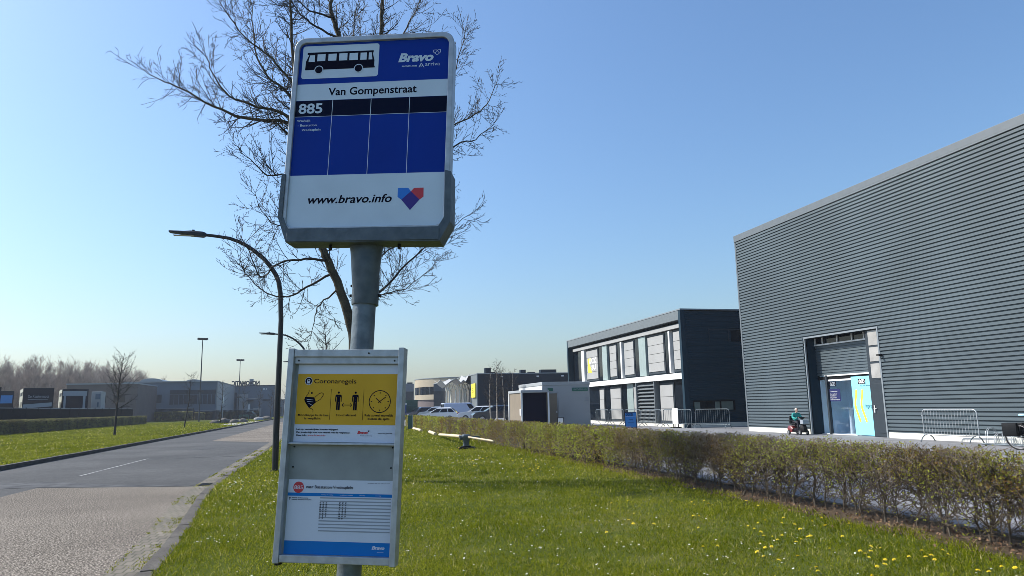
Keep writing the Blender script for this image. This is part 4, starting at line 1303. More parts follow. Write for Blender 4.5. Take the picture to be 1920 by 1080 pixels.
# ================================================================== BICYCLE AND RACK at the right edge  (local +x = forwards)
bk = thing('bicycle', 'black city bicycle with panniers parked by the hall wall', 'bicycle', (18.6, 16.18, 0), R(-80))
def bwheel(cx):
    b = MB(); n = 28
    b.tube([(cx + 0.345 * math.cos(2 * math.pi * k / n), 0, 0.355 + 0.345 * math.sin(2 * math.pi * k / n)) for k in range(n + 1)], 0.020, 6, cap=False)
    o = b.build('wheel', 'rubber', bk)
    b = MB()
    b.tube([(cx + 0.315 * math.cos(2 * math.pi * k / n), 0, 0.355 + 0.315 * math.sin(2 * math.pi * k / n)) for k in range(n + 1)], 0.010, 4, cap=False)
    for k in range(14):
        a = 2 * math.pi * k / 14
        b.tube([(cx, 0.02 * (-1) ** k, 0.355), (cx + 0.312 * math.cos(a), 0, 0.355 + 0.312 * math.sin(a))], 0.0022, 4)
    b.tube([(cx, -0.05, 0.355), (cx, 0.05, 0.355)], 0.025, 8)
    b.build('rim', 'chrome', o)
bwheel(0.0); bwheel(1.08)
mb = MB()
for a, b, r in (((0, 0, 0.355), (0.43, 0, 0.30), 0.011), ((0, 0, 0.355), (0.33, 0, 0.72), 0.010), ((0.43, 0, 0.30), (0.28, 0, 0.88), 0.016), ((0.43, 0, 0.30), (0.86, 0, 0.66), 0.019), ((0.33, 0, 0.68), (0.86, 0, 0.76), 0.016), ((0.90, 0, 0.62), (0.83, 0, 0.98), 0.017), ((0.90, 0, 0.62), (1.08, 0, 0.355), 0.014)):
    mb.tube([a, b], r, 8)
mb.build('frame', 'black', bk)
mb = MB(); mb.rings([[(x, y * w, z + 0.91) for y, z in ((-0.1, 0.02), (0.1, 0.02), (0.07, 0.075), (-0.07, 0.075))] for x, w in ((0.12, 0.9), (0.22, 1.0), (0.32, 0.45), (0.42, 0.3))]); mb.build('saddle', 'saddle_blue', bk, bevel=0.012)
mb = MB(); mb.tube([(0.66, -0.30, 1.06), (0.80, -0.26, 1.08), (0.84, 0, 1.02), (0.80, 0.26, 1.08), (0.66, 0.30, 1.06)], 0.013, 8); mb.tube([(0.83, 0, 0.95), (0.84, 0, 1.03)], 0.014, 8); mb.build('handlebar', 'chrome', bk)
mb = MB(); mb.tube([(-0.30, -0.06, 0.73), (0.26, -0.06, 0.74)], 0.007, 6); mb.tube([(-0.30, 0.06, 0.73), (0.26, 0.06, 0.74)], 0.007, 6); mb.tube([(-0.3, -0.06, 0.73), (-0.3, 0.06, 0.73)], 0.007, 6); mb.tube([(0, 0.07, 0.36), (-0.1, 0.07, 0.73)], 0.006, 6); mb.tube([(0, -0.07, 0.36), (-0.1, -0.07, 0.73)], 0.006, 6); mb.build('luggage_rack', 'black', bk)
mb = MB(); mb.box(-0.38, -0.31, -0.05, 0.05, 0.62, 0.68); mb.build('tail_light', 'red', bk)
mb = MB(); mb.tube([(-0.33, 0.0, 0.40 + 0.33)] + [(0.37 * math.cos(a), 0, 0.355 + 0.37 * math.sin(a)) for a in (R(135), R(110), R(90))], 0.014, 6); mb.build('mudguard', 'chrome', bk)
mb = MB(); mb.tube([(0.08, 0.05, 0.33), (-0.04, 0.20, 0.01)], 0.009, 6); mb.build('kickstand', 'chrome', bk)
mb = MB(); mb.tube([(0.43, -0.08, 0.30), (0.43, 0.08, 0.30)], 0.012, 6); mb.tube([(0.43, 0.08, 0.30), (0.53, 0.08, 0.20)], 0.009, 6); mb.tube([(0.43, -0.08, 0.30), (0.33, -0.08, 0.40)], 0.009, 6); mb.box(0.48, 0.58, 0.08, 0.17, 0.185, 0.205); mb.box(0.28, 0.38, -0.17, -0.08, 0.395, 0.415); mb.build('pedal', 'black', bk)
for s in (-1, 1):
    b = MB(); b.rings([[(x, s * (0.15 + y * 0.06 * w), z) for y, z in ((-1, 0.38), (1, 0.38), (1, 0.72), (-1, 0.74))] for x, w in ((-0.30, 0.8), (-0.24, 1), (0.02, 1), (0.08, 0.8))])
    pn = tag(b.build('pannier', 'black', None, bevel=0.02), 'black pannier bag on the %s of the parked bicycle' % ('wall side' if s > 0 else 'yard side'), 'pannier bag', 'black pannier bags')
    pn.location = (18.6, 16.18, 0); pn.rotation_euler = (0, 0, R(-80))
rk = thing('bicycle_rack', 'low galvanised bicycle rack along the hall wall behind the bicycle', 'bicycle rack', (19.85, 18.3, 0), R(-90))
mb = MB()
mb.tube([(0, -0.25, 0.04), (3.4, -0.25, 0.04)], 0.025, 6); mb.tube([(0, 0.25, 0.04), (3.4, 0.25, 0.04)], 0.025, 6); mb.tube([(0, 0.25, 0.36), (3.4, 0.25, 0.36)], 0.018, 6)
mb.build('rail', 'galv', rk)
for i in range(12):
    x = 0.15 + i * 0.28
    b = MB()
    h = 0.36 if i % 2 else 0.52
    for d in (0, 0.06):
        b.tube([(x + d, -0.25, 0.04), (x + d, -0.22, h * 0.8), (x + d, -0.12, h), (x + d, 0.02, h), (x + d, 0.12, h * 0.8), (x + d, 0.2, 0.1), (x + d, 0.25, 0.04)], 0.011, 6)
    b.build('hoop', 'alu', rk)

# ================================================================== STREET LAMPS
lamp = thing('street_lamp', 'tall black street lamp with a curved arm over the road, nearest one', 'street lamp', (-1.17, 19.58, 0), 0, 'curved black street lamps')
mb = MB()
arc = [(0.0, 0, -0.1), (0.0, 0, 1.0), (0.02, 0, 2.4), (0.035, 0, 3.84), (0.0, 0, 4.55), (-0.05, 0, 4.85), (-0.13, 0, 5.04), (-0.26, 0, 5.25), (-0.44, 0, 5.46), (-0.64, 0, 5.63), (-0.85, 0, 5.78), (-1.08, 0, 5.90), (-1.31, 0, 5.98), (-1.6, 0, 6.02), (-1.92, 0, 6.05)]
mb.tube(arc, [0.078, 0.078, 0.070, 0.062, 0.060, 0.060, 0.059, 0.058, 0.056, 0.054, 0.05, 0.047, 0.044, 0.042, 0.040], 14)
mb.build('pole', 'lamp', lamp)
mb = MB()
mb.rings([[(x, y, z) for y, z in ((-w, zc - h), (w, zc - h), (w, zc + h * 0.2), (w * 0.6, zc + h), (-w * 0.6, zc + h), (-w, zc + h * 0.2))] for x, w, h, zc in ((-1.88, 0.05, 0.045, 6.05), (-1.95, 0.10, 0.065, 6.055), (-2.25, 0.13, 0.06, 6.075), (-2.40, 0.13, 0.035, 6.085), (-2.76, 0.10, 0.022, 6.105))], 0, False)
mb.box(-2.22, -2.16, -0.03, 0.03, 6.13, 6.17)
lh = mb.build('lamp_head', 'lamp', lamp)
mb = MB(); mb.box(-2.66, -2.1, -0.08, 0.08, 6.0085, 6.012); mb.build('lens', 'lens', lh, (0, 0, 0.0))
mb = MB(); mb.box(-0.045, 0.045, -0.082, -0.07, 0.6, 0.95); mb.tube([(0, 0, -0.05), (0, 0, 0.04)], 0.11, 14); mb.build('service_hatch', 'lamp', lamp)
dup(lamp, (-1.05, 45.0, 0), 0, 'black street lamp with a curved arm, second along the road')
dup(lamp, (-1.05, 71.0, 0), 0, 'black street lamp with a curved arm, farthest along the road')

# ================================================================== TREES
def rot_about(v, axis, ang):
    return Matrix.Rotation(ang, 3, axis) @ v

def sprout(segs, p, d, length, r0, level, up=0.25, spread=(35, 65), step=None, dens=(0, 8, 10, 0), maxlevel=3, wob=0.18, tw=0.0036):
    """grow one twig as short segments; side twigs leave it as it goes"""
    n = max(2, int(length / (0.16 if level < 2 else 0.10)) + 1)
    if level >= 3: n = 2
    st = length / n
    pos = Vector(p); d = Vector(d).normalized()
    for i in range(n):
        t = i / n
        d = (d + Vector((random.gauss(0, wob), random.gauss(0, wob), random.gauss(0, wob * 0.7) + up * st))).normalized()
        q = pos + d * st
        ra, rb = r0 * (1 - 0.75 * t), r0 * (1 - 0.75 * (t + 1 / n))
        segs.append((*pos, *q, max(ra, tw), max(rb, tw * 0.85)))
        if level < maxlevel:
            k = dens[level] * st
            k = int(k) + (random.random() < k - int(k))
            for _ in range(k):
                ax = d.cross(Vector((random.gauss(0, 1), random.gauss(0, 1), random.gauss(0, 1))))
                if ax.length < 1e-3: continue
                nd = rot_about(d, ax.normalized(), R(random.uniform(*spread)))
                ln = (0.42 * (length - i * st) + 0.10) * random.uniform(0.5, 1.1) if level < 2 else random.uniform(0.04, 0.13)
                sprout(segs, pos + d * st * random.random(), nd, ln, max(rb * 0.6, 0.003), level + 1, up, spread, step, dens, maxlevel, wob, tw)
        pos = q

def smooth_path(P, k=4):
    P = [Vector(p) for p in P]
    out = []
    for i in range(len(P) - 1):
        p0, p1, p2, p3 = P[max(i - 1, 0)], P[i], P[i + 1], P[min(i + 2, len(P) - 1)]
        for s in range(k):
            t = s / k
            out.append(0.5 * ((2 * p1) + (p2 - p0) * t + (2 * p0 - 5 * p1 + 4 * p2 - p3) * t * t + (3 * p1 - p0 - 3 * p2 + p3) * t ** 3))
    out.append(P[-1])
    return out

# the big bare tree: limbs as (x, height) in the plane of the trunk plus a lean front/back
TX, TY = 0.5, 16.0
big = thing('tree', 'large bare tree with spreading twiggy crown behind the bus stop sign', 'tree', (TX, TY, 0))
def limb_pts(P, lean):
    n = len(P)
    out = []
    x0, z0 = P[0]
    for i, (x, z) in enumerate(P):
        dist = math.hypot(x - x0, z - z0)
        y = TY + lean * dist
        k = y / TY
        out.append(Vector((x * k - TX, y - TY, 1.5 + (z - 1.5) * k)))
    return out
LIMBS = [
    ([(0.60, 3.00), (0.38, 3.8), (0.02, 4.72), (-0.16, 5.13), (-0.35, 5.91), (-0.52, 7.01), (-0.62, 7.87), (-0.80, 9.0), (-0.9, 10.3), (-1.0, 11.6)], 0.02, 0.115, 0.02),
    ([(0.62, 3.00), (0.74, 4.86), (0.62, 7.07), (0.23, 8.97), (0.16, 10.09), (-0.01, 10.53), (-0.04, 10.93), (-0.08, 11.74), (-0.13, 12.7)], 0.10, 0.125, 0.02),
    ([(0.73, 4.6), (0.90, 7.1), (1.08, 9.06), (1.13, 10.2), (1.14, 11.09), (1.14, 11.92), (1.24, 12.78)], -0.12, 0.085, 0.02),
    ([(-0.46, 6.6), (-0.70, 7.5), (-0.91, 7.85), (-1.81, 7.88), (-2.47, 8.09), (-3.14, 8.46), (-3.57, 8.6), (-3.95, 8.84)], 0.15, 0.062, 0.006),
    ([(-0.50, 6.9), (-0.91, 7.98), (-1.59, 8.17), (-2.16, 8.37), (-2.5, 8.83), (-2.69, 9.32)], -0.25, 0.045, 0.006),
    ([(-0.55, 7.3), (-0.86, 8.42), (-1.39, 8.94), (-1.64, 9.43), (-1.71, 10.06), (-1.8, 10.84)], 0.3, 0.045, 0.006),
    ([(0.30, 8.3), (-0.40, 8.60), (-0.88, 8.87), (-1.29, 9.34), (-1.87, 9.79), (-2.35, 10.38), (-2.59, 10.86)], -0.1, 0.042, 0.006),
    ([(0.16, 10.0), (-0.35, 10.22), (-0.62, 10.42), (-0.95, 10.85), (-1.2, 11.4)], 0.3, 0.030, 0.006),
    ([(0.02, 10.5), (-0.5, 10.62), (-0.85, 10.95), (-1.1, 11.5)], -0.3, 0.026, 0.006),
    ([(0.66, 5.5), (0.87, 5.85), (1.95, 6.78), (2.60, 7.75), (2.83, 8.09), (3.38, 8.41), (3.71, 8.78), (3.93, 9.34)], 0.1, 0.045, 0.006),
    ([(0.62, 5.2), (0.87, 5.35), (1.95, 6.4), (2.83, 7.56), (3.37, 7.78), (3.84, 8.24)], -0.25, 0.040, 0.006),
    ([(0.98, 7.6), (1.5, 8.3), (2.07, 8.72), (2.74, 9.23), (3.02, 9.94), (3.15, 10.6)], 0.25, 0.040, 0.006),
    ([(1.10, 9.4), (1.5, 10.0), (1.8, 10.6), (2.1, 11.3), (2.3, 12.0)], 0.1, 0.030, 0.006),
    ([(0.66, 3.4), (0.85, 3.75), (1.47, 4.4), (2.07, 5.03), (2.56, 5.42), (3.15, 5.90)], -0.2, 0.036, 0.005),
    ([(0.66, 3.25), (1.01, 3.91), (1.71, 4.16), (2.31, 4.66)], 0.4, 0.026, 0.005),
    ([(0.72, 4.4), (1.2, 4.9), (1.7, 5.25), (2.1, 5.35), (2.5, 5.7)], 0.5, 0.026, 0.005),
    ([(-0.02, 4.74), (-0.6, 4.74), (-1.07, 4.63), (-1.36, 4.33), (-1.64, 4.9), (-1.82, 5.25)], -0.12, 0.032, 0.005),
    ([(0.06, 4.42), (-0.42, 4.12), (-0.8, 3.94), (-1.24, 3.99), (-1.68, 4.44), (-1.86, 4.9)], 0.2, 0.030, 0.005),
    ([(0.2, 4.07), (-0.13, 3.77), (-0.24, 3.42), (-0.34, 2.96)], 0.4, 0.022, 0.004),
    ([(-0.25, 5.5), (-0.88, 6.54), (-1.32, 6.61), (-1.66, 6.93), (-1.94, 7.09)], -0.35, 0.030, 0.005),
    ([(-0.20, 5.25), (-0.7, 5.55), (-1.1, 5.5), (-1.4, 5.8), (-1.55, 6.2)], 0.35, 0.026, 0.005),
    ([(0.72, 5.6), (0.8, 6.4), (0.8, 7.2), (0.6, 8.2), (0.7, 9.4), (0.6, 10.6)], 0.55, 0.05, 0.008),
    ([(0.74, 5.0), (0.62, 6.0), (0.35, 7.0), (0.5, 8.3), (0.45, 9.6), (0.55, 10.8)], -0.45, 0.05, 0.008),
]
mb = MB()
tp = smooth_path([(0.17, 0, -0.15), (0.17, 0, 0.5), (0.16, 0, 1.59), (0.13, 0, 2.9), (0.12, 0.02, 3.2)], 4)
mb.tube(tp, [0.185 - 0.0035 * i for i in range(len(tp))], 14)
mb.build('trunk', 'bark', big)
segs = []
for P, lean, r0, r1 in LIMBS:
    pts = smooth_path(limb_pts(P, lean), 4)
    n = len(pts)
    pts = [p + Vector((random.gauss(0, 0.012), random.gauss(0, 0.012), random.gauss(0, 0.012))) if 0 < i < n - 1 else p for i, p in enumerate(pts)]
    rs = [r0 + (r1 - r0) * (i / (n - 1)) ** 0.8 for i in range(n)]
    mb = MB(); mb.tube(pts, rs, 8 if r0 > 0.05 else 6)
    mb.build('limb', 'bark' if r0 > 0.04 else 'twig', big)
    total = sum((b - a).length for a, b in zip(pts[:-1], pts[1:]))
    run = 0
    for i in range(1, n - 1):
        a, b = pts[i], pts[i + 1]
        st = (b - a).length
        run += st
        f = run / total
        if f < 0.16: continue
        k = 11.0 * st
        k = int(k) + (random.random() < k - int(k))
        d = (b - a).normalized()
        for _ in range(k):
            ax = d.cross(Vector((random.gauss(0, 1), random.gauss(0, 1), random.gauss(0, 1)))).normalized()
            nd = rot_about(d, ax, R(random.uniform(35, 80)))
            sprout(segs, a.lerp(b, random.random()), nd, random.uniform(0.40, 1.30) * (1.15 - 0.5 * f), max(rs[i] * 0.42, 0.006) if rs[i] < 0.04 else 0.013, 1, 0.85, (24, 50), None, (0, 8, 8, 0), 3, 0.07, 0.0044)
    d = (pts[-1] - pts[-2]).normalized()
    sprout(segs, pts[-1], d, 0.45, r1, 1, 0.5, (24, 50), None, (0, 8, 8, 0), 3, 0.07, 0.0044)
seg_mesh('crown', segs, 'twig', big)
print('big tree twigs', len(segs))

def small_tree(loc, h, label, group, seed, clear=0.3, rad=0.32, rt=0.06, barkm='twig', up=0.5, nl=16, dens=(0, 5, 7, 0), lean=0.0, cat='tree', name='tree', tw=0.0065):
    random.seed(seed)
    t = thing(name, label, cat, loc, 0, group)
    P = [Vector((0, 0, -0.1))]
    d = Vector((lean, 0, 1)).normalized()
    for i in range(14):
        d = (d + Vector((random.gauss(0, 0.035), random.gauss(0, 0.035), 0.05))).normalized()
        P.append(P[-1] + d * (h * 0.97 / 14))
    m = MB(); m.tube(P, [rt * (1 - 0.9 * i / 14) + 0.004 for i in range(15)], 8)
    m.build('trunk', barkm, t)
    sg = []
    for k in range(nl):
        f = clear + (0.97 - clear) * (k + random.random()) / nl
        i = min(int(f * 14), 13)
        p = P[i].lerp(P[i + 1], f * 14 - i)
        az = k * 2.4 + random.uniform(-0.5, 0.5)
        el = R(random.uniform(20, 55))
        dd = Vector((math.cos(az) * math.cos(el), math.sin(az) * math.cos(el), math.sin(el)))
        g = (f - clear) / (1 - clear)
        ln = h * rad * (0.35 + 0.65 * math.sin(math.pi * min(1, 0.25 + 0.75 * g))) * random.uniform(0.7, 1.1)
        sprout(sg, p, dd, ln, rt * 0.38 * (1 - 0.5 * g) + 0.004, 1, up / 2, (30, 60), None, dens, 3, 0.10, tw)
    seg_mesh('crown', sg, 'twig', t)
    return t
GT = 'young bare trees on the left verge'
small_tree((-14.3, 57.2, LEFTZ), 6.1, 'young bare tree nearest on the left verge, in front of the clipped hedge', GT, 21, 0.32, 0.34, 0.085, nl=26, dens=(0, 6, 7, 0))
small_tree((-13.6, 79.8, LEFTZ), 5.9, 'slim bare tree on the left verge, second one along the road', GT, 22, 0.34, 0.26, 0.07, nl=14)
small_tree((-13.2, 102.8, LEFTZ), 5.9, 'slim bare tree on the left verge among the boulders, third along the road', GT, 23, 0.34, 0.24, 0.07, nl=14)
small_tree((-12.9, 126, LEFTZ), 6.0, 'slim bare tree behind the green rack on the left verge', GT, 24, 0.34, 0.24, 0.08, nl=12)
small_tree((-11.4, 139, LEFTZ), 6.0, 'bare tree on the left verge beside the pale boulder', GT, 25, 0.34, 0.28, 0.09, nl=16)
small_tree((-10.3, 152, LEFTZ), 6.0, 'bare tree on the left verge in front of the rooftop letters building right end', GT, 26, 0.34, 0.28, 0.09, nl=16)
small_tree((-8.6, 168, 0.0), 7.5, 'bare tree at the far road end, right of the nearest street lamp', GT, 27, 0.3, 0.25, 0.10, nl=14)
small_tree((0.25, 60.0, 0.0), 9.3, 'bare oval tree seen just above the poster case, far along the verge', 'verge trees', 31, 0.25, 0.22, 0.12, nl=36, dens=(0, 5, 6, 0), up=0.9)
for i, (x, y, h, l) in enumerate(((11.55, 51.0, 4.1, 'white stemmed birch behind the hedge, leftmost of the clump'), (12.15, 51.6, 5.0, 'tallest white stemmed birch in the middle of the clump behind the hedge'),
                                  (12.55, 51.2, 4.4, 'white stemmed birch behind the hedge, right of the tallest one'), (13.05, 50.6, 4.2, 'white stemmed birch nearest the open cabin, behind the hedge'))):
    small_tree((x, y, 0), h, l, 'birches behind the hedge', 41 + i, 0.36, 0.24, 0.055, 'birch', 1.1, 28, (0, 7, 6, 0), cat='birch tree')
random.seed(99)

# ================================================================== RIGHT HEDGE
hg = thing('hedge', 'long clipped hedge of bare stems and small leaves along the right of the verge', 'hedge', (6.62, 0, 0))
def hx(y): return 0.0 + 0.004 * y
HY0, HY1 = 1.5, 61.0
segs = []; far = []; leaves = []
y = HY0
nst = 0
while y < HY1:
    near = y < 15.5
    x = hx(y) + random.uniform(-0.10, 0.10)
    tops = []
    r = random.uniform(0.008, 0.019)
    lean = random.uniform(-0.12, 0.12)
    zt = random.uniform(0.55, 0.78)
    P = [Vector((x, y, -0.05))]
    for k in range(1, 6):
        P.append(Vector((x + random.gauss(0, 0.018), y + lean * k / 5 + random.gauss(0, 0.02), zt * k / 5)))
    if near and nst < 95:
        m = MB(); m.tube(smooth_path(P, 2), [r * (1.1 - 0.05 * k) for k in range(11)], 7); m.build('stem', 'stem', hg); nst += 1
    else:
        for a, b in zip(P[:-1], P[1:]):
            far.append((*a, *b, r, r * 0.9))
    if y < 24:
        for k in range(28 if near else 15):
            f = random.uniform(0.12, 1.0) if k > 8 else random.uniform(0.7, 1.0)
            i = min(int(f * 5), 4)
            p = P[i].lerp(P[i + 1], f * 5 - i)
            az = random.uniform(0, 6.28)
            el = R(random.uniform(10, 70))
            d = Vector((0.75 * math.cos(az) * math.cos(el), 1.1 * math.sin(az) * math.cos(el), math.sin(el)))
            sprout(segs, p, d, random.uniform(0.22, 0.60), 0.0052, 1, 0.30, (30, 70), None, (0, 11, 8, 0), 3, 0.22)
    if y < 24:                                    # thin suckers from the foot, mostly bare
        for k in range(2):
            b = Vector((x + random.uniform(-0.22, 0.22), y + random.uniform(-0.12, 0.12), 0))
            sprout(segs, b, (random.gauss(0, 0.2), random.gauss(0, 0.3), 1), random.uniform(0.35, 0.85), 0.0048, 1, 0.3, (30, 65), None, (0, 8, 6, 0), 3, 0.12)
    y += random.uniform(0.16, 0.30) if near else random.uniform(0.22, 0.36)
def clip(s):
    return [q for q in s if max(q[2], q[5]) < 0.90 + 0.05 * random.random() and abs(q[0] - hx(q[1])) < 0.36 and q[2] > 0.03]
segs = clip(segs)
tag(seg_mesh('stem', far, 'stem', hg, 5), None, None, None, 'stuff')
seg_mesh('twigs', segs, 'htwig', hg)
print('hedge twigs', len(segs), 'stems', nst)
# leaves sit on the twigs near the camera, fill the volume further off
A = np.array([q for q in segs if True])
ends = A[:, 3:6]
zc = ends[:, 2]
keep = rng.random(len(A)) < np.clip(0.25 + 1.15 * np.maximum(zc - 0.42, 0) / 0.4, 0.20, 0.95) * (0.55 + 0.45 * np.sin(ends[:, 1] * 1.3) ** 2)
Pn = ends[keep] + rng.normal(size=(keep.sum(), 3)) * 0.012
Pn2 = Pn[rng.random(len(Pn)) < 0.75]
Pn = np.concatenate([Pn, Pn2 + rng.normal(size=Pn2.shape) * 0.014])
def vol(n, y0, y1, zlo, zhi, wd, pw):
    yy = rng.uniform(y0, y1, n)
    xx = rng.uniform(-wd, wd, n)
    xx = np.sign(xx) * np.abs(xx / wd) ** 0.6 * wd
    zz = zlo + (zhi - zlo) * rng.random(n) ** pw
    bump = 0.03 * np.sin(yy * 5.1) + 0.025 * np.sin(yy * 12.7 + 1)
    return np.stack([xx + 0.004 * yy, yy, zz + bump * (zz > 0.6)], axis=1)
V1 = vol(6500, HY0, 10, 0.58, 0.94, 0.33, 0.8)
V2 = vol(9500, 10, 16, 0.25, 0.93, 0.34, 0.6)
V3 = vol(24000, 15.0, 30, 0.05, 0.93, 0.35, 0.72)
V4 = vol(20000, 30, HY1, 0.04, 0.93, 0.36, 0.8)
PL = np.concatenate([Pn, V1, V2, V3, V4])
sz = np.where(PL[:, 1] < 16, rng.uniform(0.018, 0.038, len(PL)), np.where(PL[:, 1] < 30, rng.uniform(0.03, 0.075, len(PL)), rng.uniform(0.06, 0.12, len(PL))))
leaf_mesh('leaves', PL, sz, 'hedge_leaf', hg)
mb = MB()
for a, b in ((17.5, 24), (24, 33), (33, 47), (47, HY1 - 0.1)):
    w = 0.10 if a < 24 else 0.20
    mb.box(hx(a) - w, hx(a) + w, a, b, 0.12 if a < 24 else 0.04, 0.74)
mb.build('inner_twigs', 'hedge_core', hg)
# pale twigs filling the clipped body
n = 16000
T0 = np.concatenate([vol(3500, 6, 12, 0.45, 0.90, 0.33, 0.8), vol(3500, 11, 18, 0.25, 0.90, 0.34, 0.7), vol(8000, 17, 40, 0.06, 0.90, 0.36, 0.8)])
n = len(T0)
dd = rng.normal(size=(n, 3)) * np.array([0.7, 0.7, 0.9]); dd[:, 2] = np.abs(dd[:, 2]) * 0.9 + 0.15
dd /= np.linalg.norm(dd, axis=1, keepdims=True)
T1 = T0 + dd * rng.uniform(0.08, 0.22, (n, 1)); T1[:, 2] = np.minimum(T1[:, 2], 0.96)
rr = np.maximum(0.0028, T0[:, 1:2] * 0.00024)
seg_mesh('twigs', np.concatenate([T0, T1, rr, rr * 0.7], axis=1), 'htwig2', hg)
# litter under the hedge
n = 2600
yy = 2 + 26 * rng.random(n) ** 1.6
LW = np.stack([6.55 + rng.normal(size=n) * 0.22, yy, 0.02 + 0.11 * rng.random(n) ** 2], axis=1)
LW = LW[(np.sin(yy * 2.7) + np.sin(yy * 6.1 + 2) > -0.3)]
leaf_mesh('low_leaves', LW, rng.uniform(0.018, 0.045, len(LW)), 'hedge_leaf', hg)
n = 5200
yy = 2 + 30 * rng.random(n) ** 1.6
PLt = np.stack([6.62 + rng.normal(size=n) * 0.26, yy, 0.012 + rng.random(n) * 0.03], axis=1)
tag(leaf_mesh('leaf_litter', PLt, rng.uniform(0.02, 0.05, n), 'litter'), 'dead brown leaves lying under the right hedge', None, None, 'stuff')

def far_hedge(p0, p1, w, h, label, n, ls):
    t = thing('hedge', label, 'hedge', (p0[0], p0[1], LEFTZ), math.atan2(p1[1] - p0[1], p1[0] - p0[0]), 'clipped hedges of the left verge')
    Ln = math.hypot(p1[0] - p0[0], p1[1] - p0[1])
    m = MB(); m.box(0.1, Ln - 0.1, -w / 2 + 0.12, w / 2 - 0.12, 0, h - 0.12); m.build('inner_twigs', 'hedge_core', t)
    a = rng.uniform(0, Ln, n); s = rng.random(n); b = rng.uniform(-w / 2, w / 2, n); z = rng.uniform(0.03, h, n)
    b = np.where(s < 0.65, np.sign(b) * (w / 2 - np.abs(rng.normal(size=n)) * 0.06), b)
    z = np.where(s >= 0.65, h - np.abs(rng.normal(size=n)) * 0.07, z)
    leaf_mesh('leaves', np.stack([a, b, z], 1), rng.uniform(ls * 0.6, ls * 1.3, n), 'hedge_far', t)
far_hedge((-25.6, 52), (-25.9, 118), 1.2, 1.18, 'long clipped brown green hedge in front of the fenced truck yard', 26000, 0.15)
far_hedge((-31.6, 153.5), (-24.9, 154.0), 1.2, 1.75, 'short clipped hedge just right of the white footed gate', 2600, 0.24)
far_hedge((-24.0, 154), (-16.0, 190), 1.2, 1.5, 'clipped hedge in front of the long blue grey building', 7000, 0.24)

# ================================================================== GRASS, DAISIES, DANDELIONS
def grass(N, dmin, dmax, a0, a1, left):
    d = dmin * (dmax / dmin) ** rng.random(N)
    a = rng.uniform(a0, a1, N)
    x = d * np.sin(a); y = d * np.cos(a)
    k = kx(y)
    tuft = 0.5 + 0.5 * np.sin(x * 2.1 + 1.3 * np.sin(y * 1.7)) * np.sin(y * 1.9 + 1.1 * np.sin(x * 2.3))
    if left:
        ok = (x < -9.32) & (x > -25.2)
    else:
        ok = (x > k + 0.165 + 0.03 * np.sin(y * 9.0) * np.sin(y * 3.1)) & (x < np.where(y < 12, 6.34, 6.48) + 0.10 * np.sin(y * 3.0) + 0.05 * np.sin(y * 7.3)) & (y > -4)
        # blades creeping over the kerb edge
    ok &= rng.random(N) < 0.55 + 0.45 * tuft
    x, y, d, tuft = x[ok], y[ok], d[ok], tuft[ok]
    n = len(x)
    edge = np.clip(1 - np.abs(x - kx(y) - 0.2) / 0.35, 0, 1) if not left else np.zeros(n)
    hgt = rng.uniform(0.020, 0.046, n) * (0.75 + 0.6 * tuft) * (1 + 0.25 * edge) * np.clip(1 + (d - 6) * 0.02, 1, 1.8)
    # longer tufts along the hedge foot
    if not left:
        hgt *= 1 + 0.8 * np.clip((x - 5.6) / 0.6, 0, 1)
    wid = np.maximum(0.0032, d * 0.00088) * rng.uniform(0.7, 1.3, n)
    th = rng.uniform(0, 2 * np.pi, n); ln = rng.uniform(0.2, 1.4, n) * hgt
    ph = rng.uniform(0, 2 * np.pi, n)
    z0 = (LEFTZ if left else -0.004)
    B = np.stack([x, y, np.full(n, z0)], 1)
    U = np.stack([np.cos(th), np.sin(th), np.zeros(n)], 1) * wid[:, None] * 0.5
    Mv = np.stack([np.cos(ph) * ln * 0.35, np.sin(ph) * ln * 0.35, hgt * 0.6], 1)
    T = np.stack([np.cos(ph) * ln, np.sin(ph) * ln, hgt], 1)
    return B, U, Mv, T
parts = [grass(460000, 1.7, 14, R(-42), R(62), False), grass(190000, 14, 95, R(-14), R(30), False), grass(150000, 24, 125, R(-45), R(-4), True)]
Vs, Fs, k = [], [], 0
for B, U, Mv, T in parts:
    n = len(B)
    V = np.stack([B - U, B + U, B + Mv + U * 0.75, B + Mv - U * 0.75, B + T + U * 0.12, B + T - U * 0.12], axis=1).reshape(-1, 3)
    i = k + (np.arange(n) * 6)[:, None]
    Fs.append(np.concatenate([i + np.array([[0, 1, 2, 3]]), i + np.array([[3, 2, 4, 5]])]))
    Vs.append(V); k += n * 6
g = np_mesh('grass', np.concatenate(Vs), np.concatenate(Fs), 'blade')
tag(g, 'short spring grass growing on both verges', None, None, 'stuff')
print('grass blades', k // 6)
Vs, Fs, k = [], [], 0
for B, U, Mv, T in (grass(30000, 2.0, 16, R(-42), R(62), False), grass(13000, 14, 80, R(-14), R(30), False), grass(9000, 24, 110, R(-45), R(-4), True)):
    n = len(B)
    U = U * 0.85; T = T * np.array([1.25, 1.25, 1.1]); Mv = Mv * np.array([1.2, 1.2, 1.1])
    V = np.stack([B - U, B + U, B + Mv + U * 0.75, B + Mv - U * 0.75, B + T + U * 0.3, B + T - U * 0.3], axis=1).reshape(-1, 3)
    i = k + (np.arange(n) * 6)[:, None]
    Fs.append(np.concatenate([i + np.array([[0, 1, 2, 3]]), i + np.array([[3, 2, 4, 5]])]))
    Vs.append(V); k += n * 6
tag(np_mesh('dry_grass', np.concatenate(Vs), np.concatenate(Fs), 'straw'), 'pale dry blades among the verge grass', None, None, 'stuff')
